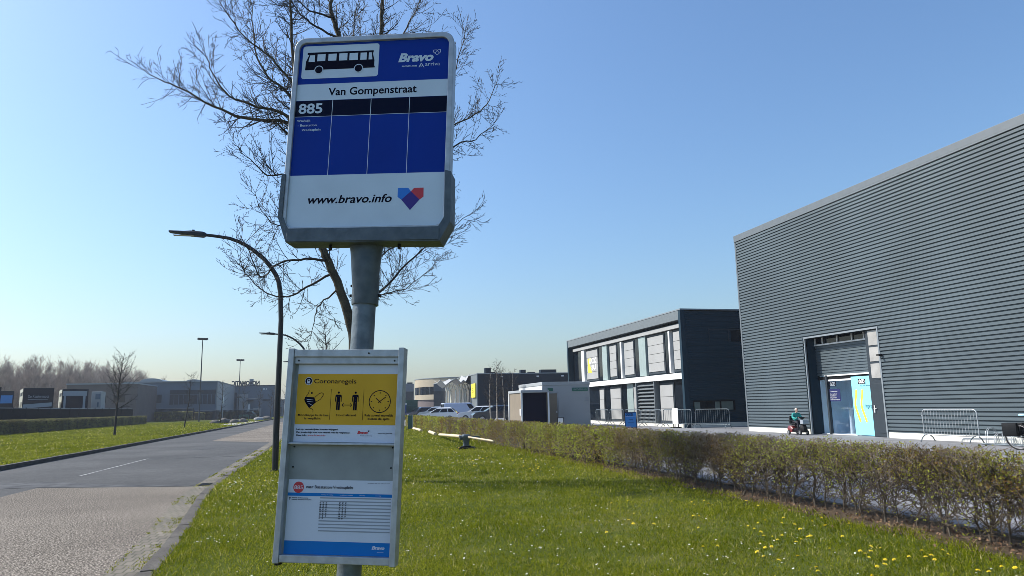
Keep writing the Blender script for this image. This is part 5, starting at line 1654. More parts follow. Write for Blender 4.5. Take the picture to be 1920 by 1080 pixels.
# weeds growing from the brick gutter
n = 5000
y = 2 + 30 * rng.random(n) ** 1.5
m_ = np.sin(y * 2.3) + 0.6 * np.sin(y * 5.9 + 1) + 0.4 * np.sin(y * 13.1) > 0.15
y = y[m_]; n = len(y)
x = kx(y) - np.abs(rng.normal(size=n)) * 0.08 - 0.01
x = np.where(rng.random(n) < 0.35, kx(y) - 0.31 + rng.normal(size=n) * 0.02, x)
th = rng.uniform(0, 6.28, n); hh = rng.uniform(0.006, 0.022, n); w = np.maximum(0.004, y * 0.0006)
B = np.stack([x, y, np.full(n, ROADZ + 0.004)], 1); U = np.stack([np.cos(th), np.sin(th), th * 0], 1) * w[:, None]; T = np.stack([np.cos(th * 3) * hh, np.sin(th * 3) * hh, hh], 1)
V = np.stack([B - U, B + U, B + T + U * 0.4, B + T - U * 0.4], 1).reshape(-1, 3)
tag(np_mesh('weeds', V, np.arange(n * 4).reshape(n, 4), 'blade'), 'mossy weeds growing in the brick gutter', None, None, 'stuff')

# daisies as ground cover
def scatter(clusters, n_bg, area):
    out = []
    for cx, cy, s, n in clusters:
        for _ in range(n):
            out.append((cx + random.gauss(0, s), cy + random.gauss(0, s)))
    for _ in range(n_bg):
        d = area[0] * (area[1] / area[0]) ** random.random(); a = random.uniform(R(-24), R(52))
        out.append((d * math.sin(a), d * math.cos(a)))
    return [(x, y) for x, y in out if kx(y) + 0.3 < x < 6.0]
cl = [(-1.25, 9.3, 0.16, 16), (-1.6, 15.5, 0.9, 70), (-1.0, 12.2, 0.5, 30), (0.9, 8.2, 0.6, 24), (2.2, 7.2, 0.7, 40), (3.2, 8.6, 0.8, 40), (2.4, 5.8, 0.6, 26), (4.1, 6.4, 0.5, 26), (1.9, 15, 1.6, 50), (3.1, 4.9, 0.4, 18), (-0.9, 6.6, 0.3, 12), (3.5, 20, 1.5, 60)]
D = scatter(cl, 260, (4.5, 32))
mb = MB()
for x, y in D:
    h = random.uniform(0.045, 0.075); d = math.hypot(x, y)
    r = max(0.010, d * 0.00098) * random.uniform(0.8, 1.2)
    tx, ty = random.gauss(0, 0.25), random.gauss(0, 0.25)
    n = 8
    ring = [(x + r * math.cos(2 * math.pi * q / n), y + r * math.sin(2 * math.pi * q / n), h + r * (tx * math.cos(2 * math.pi * q / n) + ty * math.sin(2 * math.pi * q / n))) for q in range(n)]
    mb.add(ring + [(x, y, h + r * 0.35)], [(q, (q + 1) % n, n) for q in range(n)], 0)
    r2 = r * 0.36
    mb.add([(x + r2 * math.cos(a), y + r2 * math.sin(a), h + r * 0.36) for a in (0, 1.05, 2.1, 3.14, 4.2, 5.25)], [tuple(range(6))], 1)
    mb.add([(x - 0.001, y, 0), (x + 0.001, y, 0), (x + 0.001, y, h), (x - 0.001, y, h)], [(0, 1, 2, 3)], 2)
tag(mb.build('daisies', ['daisy', 'dandelion', 'fstem']), 'tiny white daisies scattered through the right verge grass', None, None, 'stuff')
# dandelions, one object each
mb = MB()
random.seed(5)
for ringr, hh, nn in ((1.0, 0.0, 16), (0.8, 0.25, 14), (0.55, 0.42, 11), (0.28, 0.5, 7)):
    for q in range(nn):
        a = 2 * math.pi * (q + random.random() * 0.4) / nn
        da = math.pi / nn * 1.1
        z = 0.07 + 0.02 * hh
        rr = 0.020 * ringr
        mb.add([(0.002 * math.cos(a), 0.002 * math.sin(a), z - 0.004), (rr * math.cos(a - da), rr * math.sin(a - da), z), (rr * 1.08 * math.cos(a), rr * 1.08 * math.sin(a), z + 0.001), (rr * math.cos(a + da), rr * math.sin(a + da), z)], [(0, 1, 2, 3)], 0)
mb.tube([(0, 0, 0), (0.003, 0.002, 0.04), (0, 0, 0.068)], 0.0022, 5, 1)
mb.lathe([(0.003, 0.058), (0.008, 0.064), (0.009, 0.068)], 8, (0, 0), 1)
for q in range(6):
    a = 2 * math.pi * q / 6 + 0.3
    mb.add([(0, 0, 0.004), (0.03 * math.cos(a - 0.2), 0.03 * math.sin(a - 0.2), 0.016), (0.075 * math.cos(a), 0.075 * math.sin(a), 0.012), (0.03 * math.cos(a + 0.2), 0.03 * math.sin(a + 0.2), 0.016)], [(0, 1, 2, 3)], 1)
proto = tag(mb.build('dandelion', ['dandelion', 'fstem']), 'yellow dandelion flowering in the grass of the right verge', 'dandelion', 'dandelions in the verge')
DS = [(4.9, 19.5, 1.2, 26), (5.2, 16.5, 0.7, 10), (-1.4, 16.5, 0.5, 9), (4.9, 7.2, 0.5, 12), (5.2, 9.4, 0.5, 10), (5.4, 5.6, 0.45, 12), (4.4, 5.4, 0.5, 10), (3.9, 8.3, 0.6, 8), (2.55, 5.1, 0.2, 5), (5.3, 11.5, 0.5, 6), (4.0, 25, 1.0, 10), (3.4, 5.0, 0.3, 4), (4.9, 5.9, 0.7, 16), (5.5, 7.6, 0.4, 10), (4.3, 6.6, 0.6, 8), (5.0, 4.7, 0.5, 10)]
first = True
for cx, cy, s, n in DS:
    for _ in range(n):
        x, y = cx + random.gauss(0, s), cy + random.gauss(0, s)
        if not (kx(y) + 0.4 < x < 6.05): continue
        o = proto if first else proto.copy()
        if not first: COL.objects.link(o)
        first = False
        o.location = (x, y, random.uniform(-0.02, 0.0))
        o.rotation_euler = (random.gauss(0, 0.18), random.gauss(0, 0.18), random.uniform(0, 6.28))
        k = random.uniform(0.55, 0.95) * (1 + 0.025 * y)
        o.scale = (k, k, random.uniform(0.8, 1.3))

# ================================================================== VEHICLES  (local +x = forwards)
def car(name, label, cat, loc, rz, paint, L, Wd, H, kind, group=None):
    t = thing(name, label, cat, loc, rz, group)
    h = Wd / 2
    if kind == 'van':
        low = [(-L / 2, 0.35), (-L / 2, 1.0), (L * 0.32, 1.0), (L * 0.40, 0.98), (L / 2 - 0.05, 0.80), (L / 2, 0.55), (L / 2 - 0.02, 0.30)]
        belt = 0.98; x0, x1, t0, t1 = -L / 2 + 0.02, L * 0.37, -L / 2 + 0.10, L * 0.20
    elif kind == 'suv':
        low = [(-L / 2 + 0.05, 0.40), (-L / 2, 0.75), (-L / 2 + 0.06, 1.02), (L * 0.24, 1.05), (L * 0.44, 0.93), (L / 2, 0.72), (L / 2 - 0.03, 0.36)]
        belt = 1.02; x0, x1, t0, t1 = -L / 2 + 0.08, L * 0.25, -L / 2 + 0.40, L * 0.06
    else:
        low = [(-L / 2 + 0.06, 0.32), (-L / 2, 0.62), (-L / 2 + 0.08, 0.90), (L * 0.22, 0.93), (L * 0.42, 0.80), (L / 2, 0.60), (L / 2 - 0.04, 0.28)]
        belt = 0.90; x0, x1, t0, t1 = -L / 2 + 0.12, L * 0.24, -L / 2 + 0.75, L * 0.02
    mb = MB()
    mb.prism(low, -h, h, 'xz')
    hw, ht = h * 0.97, h * (0.90 if kind == 'van' else 0.78)
    zr = H - 0.05
    base = [(x0, -hw, belt), (x1, -hw, belt), (x1, hw, belt), (x0, hw, belt)]
    mid = [(t0, -ht, zr), (t1, -ht, zr), (t1, ht, zr), (t0, ht, zr)]
    top = [(t0 + 0.15, -ht + 0.15, H), (t1 - 0.15, -ht + 0.15, H), (t1 - 0.15, ht - 0.15, H), (t0 + 0.15, ht - 0.15, H)]
    mb.rings([base, mid, top], 0, False)
    mb.build('body', paint, t, bevel=0.05)
    # panes laid just proud of the cabin faces
    B = [Vector(p) for p in base]; T = [Vector(p) for p in mid]
    def pane(a, b, c, d, s0, s1, z0, z1, nm):
        n = (b - a).cross(d - a).normalized() * 0.012
        def at(s, z): return a.lerp(b, s).lerp(d.lerp(c, s), z) + n
        p = MB(); q = [at(s0, z0), at(s1, z0), at(s1, z1), at(s0, z1)]
        p.add(q + [v - n * 1.5 for v in q], [(0, 1, 2, 3), (0, 4, 5, 1), (1, 5, 6, 2), (2, 6, 7, 3), (3, 7, 4, 0)])
        p.build(nm, 'darkglass', t)
    pane(B[1], B[2], T[2], T[1], 0.06, 0.94, 0.10, 0.90, 'windscreen')
    if kind == 'van':
        pane(B[3], B[0], T[0], T[3], 0.08, 0.47, 0.35, 0.90, 'rear_window'); pane(B[3], B[0], T[0], T[3], 0.53, 0.92, 0.35, 0.90, 'rear_window')
        pane(B[0], B[1], T[1], T[0], 0.80, 0.965, 0.30, 0.88, 'side_window'); pane(B[2], B[3], T[3], T[2], 0.035, 0.20, 0.30, 0.88, 'side_window')
    else:
        pane(B[3], B[0], T[0], T[3], 0.08, 0.92, 0.12, 0.88, 'rear_window')
        for a, b in ((0.05, 0.28), (0.31, 0.62), (0.65, 0.95)):
            pane(B[0], B[1], T[1], T[0], a, b, 0.12, 0.86, 'side_window'); pane(B[2], B[3], T[3], T[2], 1 - b, 1 - a, 0.12, 0.86, 'side_window')
    r = 0.36 if kind == 'suv' else 0.32
    for x in (-L * 0.30, L * 0.31):
        for s in (-1, 1):
            wheel(t, (x, s * (h - 0.10), r), r, 0.22)
    for s in (-1, 1):
        p = MB(); p.box(L / 2 - 0.14, L / 2 - 0.01, s * h * 0.55 - 0.14, s * h * 0.55 + 0.14, 0.60, 0.74); p.build('headlight', 'headlight', t)
        p = MB(); p.box(-L / 2 - 0.015, -L / 2 + 0.10, s * h * 0.80 - 0.09, s * h * 0.80 + 0.09, 0.70, 0.92 if kind != 'van' else 1.2); p.build('tail_light', 'taillight', t)
        p = MB(); p.box(x1 - 0.55, x1 - 0.40, s * (h + 0.02) - 0.01, s * (h + 0.17) + 0.01, belt + 0.02, belt + 0.16) if s > 0 else p.box(x1 - 0.55, x1 - 0.40, -(h + 0.18), -(h + 0.01), belt + 0.02, belt + 0.16); p.build('mirror', 'black', t)
    return t
CG = 'vehicles parked beyond the hedge'
car('parked_car', 'dark blue off-road car behind the birches, right of the white roofed one', 'car', (15.9, 68.0, 0), R(176), 'car_dark', 4.7, 1.9, 1.60, 'suv', CG)
car('parked_car', 'dark car with a white roof parked between the pale van and the dark off-road car', 'car', (15.2, 73.0, 0), R(172), 'car_white', 4.3, 1.85, 1.58, 'suv', CG)
car('parked_van', 'pale panel van parked in front of the tree columned canopy', 'van', (17.0, 92.0, 0), R(6), 'car_lilac', 5.2, 1.9, 2.05, 'van', CG)
car('parked_car', 'white car parked left of the pale panel van', 'car', (12.4, 81.0, 0), R(164), 'car_white', 4.4, 1.8, 1.5, 'sedan', CG)
car('parked_car', 'dark car farthest left behind the hedge, beside the green container', 'car', (12.5, 98.0, 0), R(200), 'car_dark', 4.2, 1.8, 1.6, 'suv', CG)
car('parked_car', 'silver car behind the white one, beyond the hedge', 'car', (14.0, 96.0, 0), R(170), 'car_silver', 4.2, 1.8, 1.6, 'suv', CG)
car('parked_car', 'grey car roof showing just left of the pale panel van', 'car', (14.9, 99.5, 0), R(185), 'car_silver', 4.2, 1.8, 1.65, 'suv', CG)
car('parked_van', 'white delivery van standing behind the white footed gate', 'van', (-36.2, 163.0, 0), R(185), 'car_white', 5.6, 2.2, 5.4 * 0.5, 'van')
car('parked_van', 'white van right of the gate, behind the dark fence', 'van', (-27.0, 174.0, 0), R(180), 'car_white', 5.4, 2.0, 2.75, 'van')
car('parked_car', 'white car behind the fence immediately right of the gate', 'car', (-33.9, 168, 0), R(200), 'car_white', 4.5, 1.9, 2.6, 'suv')
car('parked_car', 'pale green car parked behind the green rack on the left', 'car', (-16.2, 166, LEFTZ), R(170), 'car_green', 4.2, 1.8, 1.5, 'sedan')

def truck(label, loc, rz, wd, ln, face, name):
    t = thing('box_truck', label, 'truck', loc, rz, 'box trucks behind the fence')
    h = wd / 2
    mb = MB(); mb.box(-ln / 2, ln / 2, -h, h, 1.05, 4.72); bx = mb.build('box_body', 'truck_side', t, bevel=0.03)
    mb = MB(); mb.box(-ln / 2 - 0.04, -ln / 2 - 0.002, -h, h, 1.0, 4.74); rd = mb.build('rear_door', 'truck_navy', t)
    mb = MB()
    ux = lambda u, v: (-ln / 2 - 0.046, -u, v)
    if face == 'text':
        put_text(mb, 'De Keukenmooi', -h * 0.66, h * 0.68, 3.62, 0.36, ux, 0)
        mb.add([ux(-h * 0.66, 3.42), ux(h * 0.66, 3.42), ux(h * 0.66, 3.46), ux(-h * 0.66, 3.46)], [(0, 1, 2, 3)], 0)
        mb.add([ux(-h * 0.95, 2.42), ux(h * 0.92, 2.62), ux(h * 0.92, 3.08), ux(-h * 0.95, 2.88)], [(0, 1, 2, 3)], 0)
        mb.build('lettering', 'ink_grey', rd)
    elif face == 'frame':
        for a, b, c, d in ((-0.85, -0.68, 1.1, 3.9), (0.62, 0.80, 1.1, 3.9), (-0.95, 0.9, 3.9, 4.5)):
            mb.add([ux(h * a, c), ux(h * b, c), ux(h * b, d), ux(h * a, d)], [(0, 1, 2, 3)], 0)
        mb.build('door_frame', 'ink_grey', rd)
    else:
        mb.add([ux(-h * 0.2, 3.2), ux(h * 0.9, 3.2), ux(h * 0.9, 4.2), ux(-h * 0.2, 4.2)], [(0, 1, 2, 3)], 0)
        mb.build('door_panel', 'blue_board', rd)
    mb = MB()
    for x in (-ln * 0.32, -ln * 0.10, ln * 0.14):
        mb.box(x - 0.25, x + 0.25, h + 0.002, h + 0.02, 2.1, 3.2); mb.box(x - 0.45, x + 0.45, h + 0.002, h + 0.03, 3.9, 4.3)
    mb.build('side_fitting', 'frame', bx)
    mb = MB(); mb.box(-ln / 2 + 0.2, ln / 2 + 2.1, -0.45, 0.45, 0.65, 1.0); mb.build('chassis', 'black', t)
    mb = MB(); mb.prism([(ln / 2 + 0.25, 0.6), (ln / 2 + 2.2, 0.6), (ln / 2 + 2.2, 1.9), (ln / 2 + 1.9, 3.2), (ln / 2 + 0.25, 3.4)], -h * 0.95, h * 0.95, 'xz'); mb.build('cab', 'truck_navy', t, bevel=0.06)
    mb = MB(); mb.add([(ln / 2 + 2.21, -h * 0.85, 2.0), (ln / 2 + 2.21, h * 0.85, 2.0), (ln / 2 + 1.94, h * 0.8, 3.05), (ln / 2 + 1.94, -h * 0.8, 3.05)], [(0, 1, 2, 3)]); mb.build('windscreen', 'darkglass', t)
    for x in (-ln * 0.34, -ln * 0.18, ln / 2 + 1.1):
        for s in (-1, 1):
            wheel(t, (x, s * (h - 0.2), 0.5), 0.5, 0.3)
    return t
truck('navy box truck lettered De Keukenmooi, behind the left fence', (-33.4, 98.6, 0), R(112), 3.0, 7.0, 'text', 'a')
truck('box truck with a grey framed dark rear, nearest the young tree', (-31.0, 103.8, 0), R(110), 2.8, 7.0, 'frame', 'b')
truck('dark box truck partly cut off at the left edge, with a blue rear panel', (-36.5, 92.8, 0), R(112), 2.8, 6.0, 'panel', 'c')
truck('box truck half hidden to the left of the lettered navy truck', (-40.6, 107.5, 0), R(112), 2.8, 7.0, 'plain', 'd')
ct = thing('container', 'pale blue grey storage container right of the trucks, behind the fence', 'container', (-29.85, 110.3, 0))
mb = MB(); mb.box(-0.6, 0.6, -1, 1, 0, 4.65); bx = mb.build('box_body', 'steel_light', ct, bevel=0.03)
mb = MB(); mb.box(-0.1, 0.5, -1.02, -1.003, 3.6, 4.3); mb.box(0.15, 0.35, -1.02, -1.003, 2.6, 3.2); mb.build('panel', 'steelblue', bx)

# fence with dark mesh panels in front of the trucks, one post and panel run
def mesh_fence(p0, p1, h, label, step):
    Ln = math.hypot(p1[0] - p0[0], p1[1] - p0[1])
    t = thing('metal_fence', label, 'fence', (p0[0], p0[1], 0), math.atan2(p1[1] - p0[1], p1[0] - p0[0]), 'dark mesh fences on the left')
    n = max(1, int(Ln / step))
    for i in range(n + 1):
        m = MB(); x = Ln * i / n; m.box(x - 0.05, x + 0.05, -0.05, 0.05, 0, h + 0.04); m.build('post', 'fence', t)
    m = MB()
    for i in range(n):
        a, b = Ln * i / n + 0.05, Ln * (i + 1) / n - 0.05
        k = int((b - a) / 0.16)
        for q in range(k):
            x = a + (b - a) * (q + 0.5) / k
            m.box(x - 0.055, x + 0.055, -0.012, 0.012, 0.06, h - 0.04)
    m.build('mesh_panel', 'fence', t)
    m = MB()
    m.box(0, Ln, -0.03, 0.03, h - 0.04, h + 0.015); m.build('rail', 'ink_grey', t)
    return t
mesh_fence((-27.0, 50), (-27.3, 118), 2.30, 'dark mesh fence behind the long clipped hedge, in front of the trucks', 3.0)
mesh_fence((-31.8, 155.6), (-25.0, 155.8), 2.45, 'dark mesh fence just right of the white footed gate', 3.0)
mesh_fence((-24.9, 155.9), (-13.2, 158.5), 1.95, 'dark mesh fence in front of the long blue grey building', 3.0)
gt = thing('gate', 'barred metal gate with a white foot panel between the hedges', 'gate', (-35.8, 152.6, 0))
for i in range(15):
    m = MB(); x = 3.7 * i / 14; m.box(x - 0.045, x + 0.045, -0.03, 0.03, 0.1, 2.1 + 0.12 * (i % 2)); m.build('bar', 'fence', gt)
m = MB(); m.box(0, 3.7, -0.04, 0.04, 1.75, 1.85); m.box(0, 3.7, -0.04, 0.04, 0.95, 1.03); m.build('rail', 'fence', gt)
for a, b in ((0.15, 1.75), (1.95, 3.6)):
    m = MB(); m.box(a, b, -0.06, -0.035, 0.15, 0.55); m.build('foot_panel', 'white', gt)
m = MB(); m.box(-1.25, -1.05, -0.1, 0.1, 0, 3.4); m.box(-1.05, 0, -0.05, 0.05, 3.2, 3.4); m.build('post', 'white', gt)

# floodlight masts
def mast(loc, h, label, s=1.0):
    t = thing('floodlight_mast', label, 'floodlight mast', loc, R(20), 'floodlight masts behind the left fence')
    m = MB(); m.tube([(0, 0, -0.1), (0, 0, h * 0.5), (0, 0, h)], [0.13 * s, 0.10 * s, 0.06 * s], 10); m.build('pole', 'frame', t)
    m = MB(); m.box(-0.7 * s, 0.7 * s, -0.05, 0.05, h - 0.05, h + 0.05); m.build('crossbar', 'lamp', t)
    for x in (-0.62, -0.22, 0.22, 0.62):
        m = MB(); m.prism([(x * s - 0.22, h + 0.04), (x * s + 0.22, h + 0.04), (x * s + 0.17, h + 0.32), (x * s - 0.17, h + 0.32)], -0.25, 0.25, 'xz'); m.build('floodlight', 'lamp', t)
    m = MB(); m.box(-0.5, 0.5, -0.14, -0.08, h * 0.36, h * 0.36 + 0.3); m.build('bracket', 'lamp', t)
mast((-20.0, 130, 0), 13.6, 'taller of two slim floodlight masts, nearer the young trees')
mast((-18.2, 170, 0), 12.7, 'slim floodlight mast beside the rooftop letters, farther of the two')

# ================================================================== FAR BUILDINGS, LEFT
fb = thing('factory_building', 'long low blue grey factory behind the left fence, with shallow domed rooflights', 'factory building', (-21.3, 160, 0))
mb = MB(); mb.box(-17.5, -0.25, 0, 34, -0.1, 7.75); wl_ = mb.build('wall', 'steelblue', fb)
mb = MB(); mb.box(-17.6, 0.0, -0.25, 34.2, 7.75, 7.95)
for cx, w, h in ((-13, 2.2, 0.75), (-5, 1.5, 0.45)):
    mb.rings([[(cx + w * math.cos(a), y, 7.94 + h * math.sin(a)) for a in [math.pi * k / 10 for k in range(11)]] for y in (2, 26)], 0, True, True)
mb.build('roof', 'trim', fb)
mb = MB(); mb.box(-9.0, -0.3, -0.08, -0.002, 5.3, 6.15); mb.build('band', 'steelblue_dark', fb)
mb = MB(); mb.box(-0.245, -0.05, 0.2, 33.8, 0, 7.7); mb.build('end_wall', 'steel_light', fb)
for k, (a, b, z0, z1) in enumerate(((-9.0, -7.4, 3.2, 5.2), (-7.2, -5.6, 3.2, 5.2), (-5.4, -3.8, 3.2, 5.2), (-3.6, -2.0, 3.2, 5.2), (-1.8, -0.4, 3.2, 5.2), (-13.6, -10.5, 3.6, 5.3), (-17, -15, 0.5, 4.0))):
    m = MB(); m.box(a, b, -0.06, -0.004, z0, z1); w_ = m.build('window', 'steelblue_dark' if k < 6 else 'steel_light', fb)
    m = MB(); m.box(a, b, -0.09, -0.061, z0 - 0.06, z0 + 0.06); m.box((a + b) / 2 - 0.04, (a + b) / 2 + 0.04, -0.09, -0.061, z0 + 0.06, z1); m.build('frame', 'steelblue', w_)
nv = thing('office_building', 'blue grey block with mirrored rooftop letters at the far left of the road', 'office building', (-17.4, 190, 0))
mb = MB(); mb.box(-5.3, 5.3, 0, 16, -0.1, 7.75); mb.build('wall', 'steelblue', nv)
mb = MB(); mb.box(-5.4, 5.4, -0.12, 16.1, 7.75, 7.95); mb.box(5.16, 5.34, -0.12, 0.3, 0, 7.75); mb.build('roof', 'steelblue_dark', nv)
mb = MB(); mb.box(-0.9, 0.0, 3, 4, 7.95, 9.6); mb.build('chimney', 'steel_light', nv)
for a, b, z0, z1, mm in ((-4.6, -3.4, 0.2, 6.2, 'steelblue_dark'), (-3.2, -0.8, 1.0, 5.8, 'steel_light'), (0.5, 2.4, 0.3, 2.4, 'steel_light'), (2.6, 4.4, 4.0, 4.5, 'steelblue_dark'), (-1.2, 1.6, 4.6, 4.85, 'steel_light'), (2.7, 3.0, 6.8, 7.15, 'white'), (3.3, 3.6, 6.8, 7.15, 'white')):
    m = MB(); m.box(a, b, -0.06, -0.004, z0, z1); m.build('window', mm, nv)
m = MB(); m.box(-1.0, 0.6, -1.6, -0.004, 4.2, 4.4); m.build('canopy', 'steelblue_dark', nv)
m = MB()
put_text(m, 'NOVOMATIC', -4.75, 1.75, 7.98, 1.05, lambda u, v: (u, 0.3, v), 0, 0, 0.05, mirror=True)
put_text(m, 'NOVOMATIC', -4.75, 1.75, 7.98, 1.05, lambda u, v: (u, 0.45, v), 0, 0, 0.05, mirror=True)
for k in range(10):
    m.box(-4.6 + k * 0.68, -4.57 + k * 0.68, 0.31, 0.44, 7.95, 8.1)
m.build('lettering', 'steelblue_dark', nv)
sg = thing('totem_sign', 'white upright sign in front of the block with rooftop letters', 'sign', (-17.6, 186, 0))
m = MB(); m.prism([(-0.25, 1.6), (0.25, 1.6), (0.32, 3.4), (-0.05, 3.4)], -0.1, 0.1, 'xz'); m.build('board', 'white', sg)
m = MB(); m.box(-0.07, 0.07, -0.07, 0.07, 0, 1.6); m.build('post', 'ink_grey', sg)
sg = thing('totem_sign', 'narrow white sign by the third young tree, in front of the long factory', 'sign', (-18.9, 150, 0))
m = MB(); m.box(-0.13, 0.13, -0.06, 0.06, 3.2, 4.7); m.build('board', 'white', sg)
m = MB(); m.box(-0.05, 0.05, -0.05, 0.05, 0, 3.2); m.build('post', 'ink_grey', sg)
sb = thing('warehouse', 'small grey building just right of the nearest street lamp', 'warehouse', (-11.4, 215, 0))
m = MB(); m.box(-1.6, 1.0, 0, 12, -0.1, 4.6); m.build('wall', 'steelblue', sb)
m = MB(); m.box(-1.7, 1.1, -0.1, 12.1, 4.6, 4.75); m.build('roof', 'steelblue_dark', sb)
m = MB(); m.box(-1.2, -0.2, -0.05, -0.004, 0.2, 2.6); m.build('door', 'steelblue_dark', sb)
sb = thing('shed', 'long flat brown brick shed behind the trucks and the nearest young tree', 'shed', (-37.5, 140, 0))
m = MB(); m.box(-5.4, 5.6, 0, 16, -0.1, 6.75); m.build('wall', 'shed', sb)
m = MB(); m.box(-5.5, 5.7, -0.15, 16.1, 6.75, 6.95); m.build('roof', 'ink_grey', sb)
for a in (-4, -1, 2):
    m = MB(); m.box(a, a + 1.8, -0.05, -0.004, 3.6, 4.8); m.build('window', 'darkglass', sb)
# the far wood: bare stems too many to count
random.seed(17)
segs = []
for _ in range(900):
    x, y = random.uniform(-112, -45), random.uniform(170, 235)
    h = random.uniform(9, 13.6) * (1.0 if x < -52 else 0.9)
    r = random.uniform(0.08, 0.16)
    p = Vector((x, y, 0)); d = Vector((random.gauss(0, 0.05), random.gauss(0, 0.05), 1)).normalized()
    for k in range(5):
        q = p + d * h / 5; d = (d + Vector((random.gauss(0, 0.05), random.gauss(0, 0.05), 0))).normalized()
        segs.append((*p, *q, r * (1 - 0.17 * k), r * (1 - 0.17 * (k + 1))))
        if k > 0:
            for _k in range(9):
                az = random.uniform(0, 6.28); e = random.uniform(0.7, 1.2)
                b = p.lerp(q, random.random()); ln = random.uniform(1.2, 3.0) * (1.15 - 0.15 * k)
                dd = Vector((math.cos(az) * math.cos(e), math.sin(az) * math.cos(e), math.sin(e)))
                c = b + dd * ln
                segs.append((*b, *c, 0.045, 0.02))
                for _j in range(3):
                    e2 = b.lerp(c, random.uniform(0.3, 1)); 
                    f_ = e2 + Vector((random.gauss(0, 0.35), random.gauss(0, 0.35), random.uniform(0.4, 1.1)))
                    segs.append((*e2, *f_, 0.026, 0.016))
        p = q
tag(seg_mesh('woodland', segs, 'wood_far'), 'far bare wood on the left skyline behind the trucks', None, None, 'stuff')

# boulders, rack
def boulder(x, y, s, label, seed, m_='stone'):
    r_ = random.Random(seed)
    m = MB(); m.ball((0, 0, 0.12 * s), (0.75 * s, 0.6 * s, 0.36 * s), 12)
    m.v = [(a * (1 + r_.uniform(-0.13, 0.13)), b * (1 + r_.uniform(-0.13, 0.13)), c * (1 + r_.uniform(-0.12, 0.12))) for a, b, c in m.v]
    o = m.build('boulder', m_); o.location = (x, y, LEFTZ); o.rotation_euler = (0, 0, r_.uniform(0, 6))
    tag(o, label, 'boulder', 'boulders along the left kerb')
boulder(-13.9, 103.5, 0.95, 'low pale boulder left of the third young tree on the verge', 1)
boulder(-13.0, 105.5, 1.35, 'broad dark boulder right of the third young tree on the verge', 2)
boulder(-11.6, 104.2, 1.05, 'rounded olive grey boulder between the two dark ones', 3)
boulder(-10.9, 107.5, 1.1, 'dark upright boulder in front of the green rack', 4)
boulder(-10.3, 125.5, 1.2, 'pale boulder at the foot of the bare tree near the road', 5, 'slab')
boulder(-9.9, 137.5, 1.3, 'dark flat boulder farthest along the left kerb', 6)
gr = thing('bicycle_stand', 'green painted metal rack standing on the left verge behind boulders', 'rack', (-12.9, 129, LEFTZ))
m = MB(); m.box(-0.75, 0.75, -0.03, 0.03, 0.75, 0.88); m.build('rail', 'green_steel', gr)
for x in (-0.72, 0.0, 0.72):
    m = MB(); m.box(x - 0.04, x + 0.04, -0.04, 0.04, 0, 0.75); m.build('post', 'green_steel', gr)

# ================================================================== FAR BUILDINGS, RIGHT OF THE SIGN
rb = thing('round_building', 'round beige building with a dark window band, behind the parked cars', 'round building', (34.2, 170, 0))
Rr = 13.7
m = MB(); m.lathe([(Rr - 0.25, -0.1), (Rr - 0.25, 3.3)], 48); m.build('wall', 'shed', rb)
m = MB(); m.lathe([(Rr, 3.3), (Rr, 4.4)], 48); m.build('band', 'beige', rb)
m = MB(); m.lathe([(Rr - 0.15, 4.4), (Rr - 0.15, 6.15)], 48); wn = m.build('window', 'darkglass', rb)
m = MB()
for k in range(48):
    a = 2 * math.pi * (k + 0.5) / 48
    m.tube([((Rr - 0.12) * math.cos(a), (Rr - 0.12) * math.sin(a), 4.4), ((Rr - 0.12) * math.cos(a), (Rr - 0.12) * math.sin(a), 6.15)], 0.06, 4)
m.build('mullion', 'ink_grey', wn)
m = MB(); m.lathe([(Rr, 6.15), (Rr, 7.95)], 48); m.build('band', 'beige', rb)
m = MB(); m.lathe([(Rr + 0.1, 7.95), (Rr + 0.1, 8.1)], 48); m.build('roof', 'trim', rb)
gb = thing('warehouse', 'blue grey warehouse just right of the poster case, behind the green container', 'warehouse', (17.5, 182, 0))
m = MB(); m.box(-6, 4.1, 0, 20, -0.1, 5.6); m.build('wall', 'steelblue_dark', gb)
m = MB(); m.box(-6, 4.1, -0.08, 0.0, 5.6, 7.5); m.box(-6, 4.1, 0.0, 20, 5.6, 7.5); m.build('fascia', 'steelblue', gb)
m = MB(); m.box(2.6, 3.9, 1, 3, 7.5, 7.9); m.build('chimney', 'steelblue_dark', gb)
gc = thing('container', 'dark green container behind the hedge, right of the poster case', 'container', (11.4, 100, 0))
m = MB(); m.box(-1.6, 1.0, 0, 2.4, 0, 2.6)
for k in range(9): m.box(-1.55 + k * 0.28, -1.40 + k * 0.28, -0.03, 0.0, 0.1, 2.2)
m.build('box_body', 'cont_green', gc)
m = MB(); m.box(-1.6, 1.0, -0.05, -0.031, 1.85, 1.93); m.build('rail', 'green_steel', gc)
gc = thing('container', 'blue container with a white top beside the green one', 'container', (10.2, 99.0, 0))
m = MB(); m.box(-1.2, 0.5, -0.5, 0.5, 0, 2.0); m.build('box_body', 'cont_blue', gc, bevel=0.02)
m = MB(); m.box(-1.2, 0.55, -0.55, 0.5, 2.0, 2.15); m.build('lid', 'white', gc)

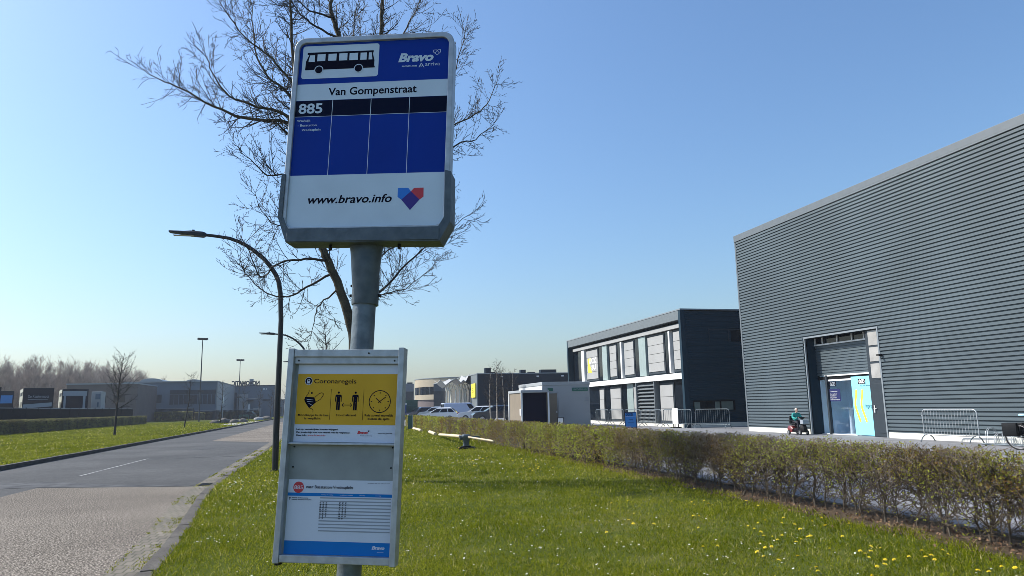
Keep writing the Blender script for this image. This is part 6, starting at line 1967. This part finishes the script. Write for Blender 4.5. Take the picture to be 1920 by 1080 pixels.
h2 = thing('navy_hall', 'navy hall with roof vents behind the birches, left of the office', 'hall', (20.7, 99.5, 0))
HH = 6.0
m = MB(); m.box(0.0, 40, 0.0, 42, -0.1, HH); m.build('wall_cladding', 'hall_navy', h2)
m = MB(); m.box(-0.06, -0.002, 0.3, 4.5, -0.1, HH); m.box(-0.10, 0.05, -0.06, 0.3, -0.1, HH); m.build('side_wall', 'louvre', h2)
m = MB(); m.box(-0.05, -0.002, 4.5, 42, -0.1, HH); m.build('window', 'darkglass', h2)
m = MB(); m.box(-0.12, 40, -0.10, 42, HH, HH + 0.12); m.build('roof', 'trim', h2)
for a, b, y0, z1 in ((1.6, 2.4, 2, 0.85), (2.5, 3.1, 2.5, 0.3), (6.9, 7.6, 2, 0.55), (8.0, 9.0, 2, 0.2), (10.2, 12.6, 3, 0.6)):
    m = MB(); m.box(a, b, y0, y0 + 1, HH + 0.12, HH + 0.12 + z1); m.build('roof_vent', 'hall_navy', h2)
for x in (3.3, 8.6, 12.3):
    m = MB(); m.box(x, x + 0.35, -0.2, -0.002, HH - 0.45, HH - 0.3); m.build('wall_lamp', 'white', h2)
ys = thing('sign_board', 'upright yellow sign on the corner of the navy hall', 'sign', (20.55, 101.4, 2.8))
m = MB(); m.box(-0.12, 0.06, -1.3, 1.3, 0, 1.95); b_ = m.build('board', 'banner_yellow', ys)
m = MB()
for k, (a, b, v) in enumerate(((-0.9, 0.3, 1.0), (-0.6, 0.1, 0.75), (-0.7, 0.5, 0.5))):
    put_text(m, ('licht', 'sup', 'actief')[k], a, b, v + 0.2, 0.2, wx(-0.125), 0)
m.build('lettering', 'ink', b_)

cp = thing('canopy', 'folded pale canopy on branching white columns in front of the navy hall', 'canopy', (18.6, 108, 0))
m = MB()
pk = [(-2.3, 5.55), (-1.5, 4.75), (-0.7, 5.35), (0.1, 5.75), (0.75, 5.1), (1.1, 5.45), (1.5, 5.25), (2.0, 6.25), (2.7, 5.5)]
for (xa, za), (xb, zb) in zip(pk[:-1], pk[1:]):
    for y0, y1, d0, d1 in ((-3.0, 0.0, 0.0, -0.35), (0.0, 3.2, -0.35, 0.1)):
        v = [(xa, y0, za + d0), (xb, y0, zb + d0), (xb, y1, zb + d1), (xa, y1, za + d1)]
        w = [(a, b, c - 0.09) for a, b, c in v]
        m.add(v + w, [(0, 1, 2, 3), (7, 6, 5, 4), (0, 4, 5, 1), (1, 5, 6, 2), (2, 6, 7, 3), (3, 7, 4, 0)])
m.build('roof', 'panel_grey', cp)
rr_ = random.Random(3)
for x in (-1.25, -0.85, -0.4, 0.05, 0.75, 1.05, 1.5, 1.85, 2.2):
    for y in ((-2.2,) if rr_.random() < 0.5 else (-1.5,)):
        lx = rr_.uniform(-0.3, 0.3)
        m = MB()
        m.tube([(x, y, 0), (x + lx * 0.2, y, 2.4), (x + lx * 0.5, y, 3.7)], [0.16, 0.13, 0.11], 6)
        m.tube([(x + lx * 0.5, y, 3.65), (x - 0.25, y + 0.3, 4.9)], [0.09, 0.06], 5)
        m.tube([(x + lx * 0.5, y, 3.65), (x + 0.28, y - 0.2, 4.9)], [0.09, 0.06], 5)
        m.build('column', 'offwhite', cp)

# cabins in the yard
cb = thing('site_cabin', 'tall grey site cabin with green sign in front of the office', 'cabin', (13.95, 46, 0))
m = MB(); m.box(0, 3.3, 0.02, 6, 0.1, 2.80); bx = m.build('wall', 'cabin', cb, bevel=0.02)
m = MB(); m.box(-0.03, 3.33, -0.01, 6.03, 2.80, 3.02); m.build('roof', 'cabin', cb, bevel=0.02)
m = MB(); m.box(-0.05, -0.005, 0.0, 5.9, 2.25, 2.75); m.build('side_band', 'white', cb)
m = MB(); m.box(0.28, 0.98, -0.02, 0.018, 0.1, 2.26); dr = m.build('door', 'brown', cb)
m = MB(); m.box(0.22, 0.275, -0.04, 0.018, 0.1, 2.32); m.box(0.985, 1.04, -0.04, 0.018, 0.1, 2.32); m.box(0.22, 1.04, -0.04, 0.018, 2.265, 2.32); m.box(1.05, 1.30, -0.055, -0.01, 0.12, 2.26); m.build('door_frame', 'cabin', dr)
m = MB(); m.box(0.9, 0.95, -0.06, -0.021, 1.0, 1.12); m.build('handle', 'white', dr)
m = MB(); m.box(2.05, 3.15, -0.03, 0.018, 2.40, 2.62); gsn = m.build('sign', 'green_sign', cb)
m = MB(); put_text(m, 'UNITVERHUUR', 2.12, 3.08, 2.46, 0.10, fs_(-0.034), 0); m.build('lettering', 'ink_grey', gsn)
m = MB(); m.box(0.35, 0.70, -0.03, 0.018, 2.42, 2.62); m.build('sign', 'green_sign', cb)
m = MB()
for z in (1.95, 1.85, 1.75): m.box(2.95, 3.2, -0.012, 0.018, z, z + 0.03)
m.build('vent', 'ink_grey', cb)
cb = thing('toilet_cabin', 'low cabin with a brown side and a dark open end, left of the grey cabin', 'cabin', (11.9, 44.0, 0))
m = MB(); m.box(0.06, 0.1, 0.0, 3.2, 0.05, 2.3); m.box(1.75, 1.79, 0.0, 3.2, 0.05, 2.3); m.box(0.06, 1.79, 3.16, 3.2, 0.05, 2.3); m.box(0.06, 1.79, 0, 3.2, 0.0, 0.05); m.build('wall', 'brown', cb)
m = MB(); m.box(0, 1.85, -0.06, 3.26, 2.3, 2.46); m.build('roof', 'cabin', cb, bevel=0.02)
m = MB()
for x in (0, 1.75): m.box(x, x + 0.1, -0.05, 0.0, 0, 2.3)
m.box(0.0, 0.058, 3.1, 3.2, 0, 2.3)
m.build('corner_post', 'white', cb)
m = MB(); m.box(0.1, 1.75, 0.25, 0.3, 0.05, 2.3); m.build('door', 'sign_navy', cb)  # near-black panel painted as the unlit inside of the open end
m = MB(); m.box(-0.04, 0.058, -0.12, 0.2, 0.9, 1.3); m.build('box', 'white', cb)
ws = thing('notice_board', 'small white notice in a black frame before the grey cabin', 'notice board', (13.8, 42, 0))
m = MB(); m.box(-0.21, 0.21, -0.03, 0.03, 0.0, 0.75); f_ = m.build('frame', 'black', ws)
m = MB(); m.box(-0.17, 0.17, -0.035, -0.031, 0.1, 0.71); m.build('sheet', 'white', f_)

# the boom lying along the hedge foot
bm = thing('barrier_boom', 'pale wooden boom lying on a grey cast stand along the hedge foot', 'barrier boom', (5.0, 26.2, 0))
m = MB(); m.tube([(0.62, -1.7, 0.33), (0.1, -0.2, 0.42)], 0.035, 8); m.tube([(0.1, -0.2, 0.42), (0.0, 0.2, 0.43), (0.55, 9.0, 0.2), (0.72, 11.0, 0.14)], [0.05, 0.06, 0.065, 0.06], 10); m.build('boom', 'wood_pale', bm)
m = MB()
m.rings([[(a * w, b * w, z) for a, b in ((-0.16, -0.16), (0.16, -0.16), (0.16, 0.16), (-0.16, 0.16))] for z, w in ((0.10, 0.7), (0.22, 0.55), (0.36, 0.8), (0.46, 0.95), (0.52, 0.7))], 0, True)
m.tube([(-0.24, 0.02, 0.40), (-0.1, 0, 0.42)], [0.1, 0.08], 8)
m.box(-0.02, 0.5, -0.06, 0.06, 0.36, 0.46)
st = m.build('stand', 'galv_dark', bm, bevel=0.02)
m = MB()
m.box(-0.30, 0.30, -0.28, -0.16, 0.0, 0.06); m.box(-0.30, 0.30, 0.16, 0.28, 0.0, 0.06); m.box(-0.28, -0.16, -0.16, 0.16, 0.0, 0.08); m.box(0.16, 0.28, -0.16, 0.16, 0.0, 0.08); m.box(-0.16, 0.16, -0.16, 0.16, 0.03, 0.11)
m.build('foot', 'black', st)
lg = thing('pole', 'peeled pale wooden pole lying on the grass beyond the boom stand', 'pole', (5.85, 39.5, 0.09))
m = MB(); m.tube([(0, 0, 0), (0.25, 4.0, 0.0)], 0.09, 10); m.build('shaft', 'wood_pale', lg)
m = MB(); m.tube([(0.25, 4.0, 0.0), (0.28, 4.5, 0.0)], 0.095, 10); m.build('end_cap', 'black', lg)
lg = thing('pole', 'second pale pole lying at the foot of the green post', 'pole', (6.0, 46.5, 0.09))
m = MB(); m.tube([(0, 0, 0), (0.1, 5.0, 0.0)], 0.09, 10); m.build('shaft', 'wood_pale', lg)
gp = thing('marker_post', 'grey green upright board with a pale edge at the hedge foot', 'marker post', (5.98, 52.5, 0), R(-10))
m = MB(); m.box(-0.16, 0.12, -0.08, 0.08, 0.06, 1.0); m.build('board', 'green_steel', gp, bevel=0.01)
m = MB(); m.box(0.123, 0.19, -0.085, 0.085, 0.06, 1.01); m.build('edge', 'panel_grey', gp)
m = MB(); m.box(-0.3, 0.3, -0.25, 0.25, 0, 0.06); m.build('foot', 'black', gp)

# ================================================================== HAZE
HD = 0.00036
hm = bpy.data.materials.new('haze')
hm.use_nodes = True
hn = hm.node_tree.nodes
hn.remove(hn['Principled BSDF'])
pv = hn.new('ShaderNodeVolumePrincipled')
pv.inputs['Color'].default_value = (0.88, 0.93, 1.0, 1)
pv.inputs['Density'].default_value = HD
pv.inputs['Anisotropy'].default_value = 0.2
hm.node_tree.links.new(pv.outputs['Volume'], hn['Material Output'].inputs['Volume'])
M['haze'] = hm
mb = MB(); mb.box(-1450, 1450, -1450, 1450, -1.2, 18.0)
tag(mb.build('haze', 'haze'), 'thin pale haze in the air', None, None, 'stuff')
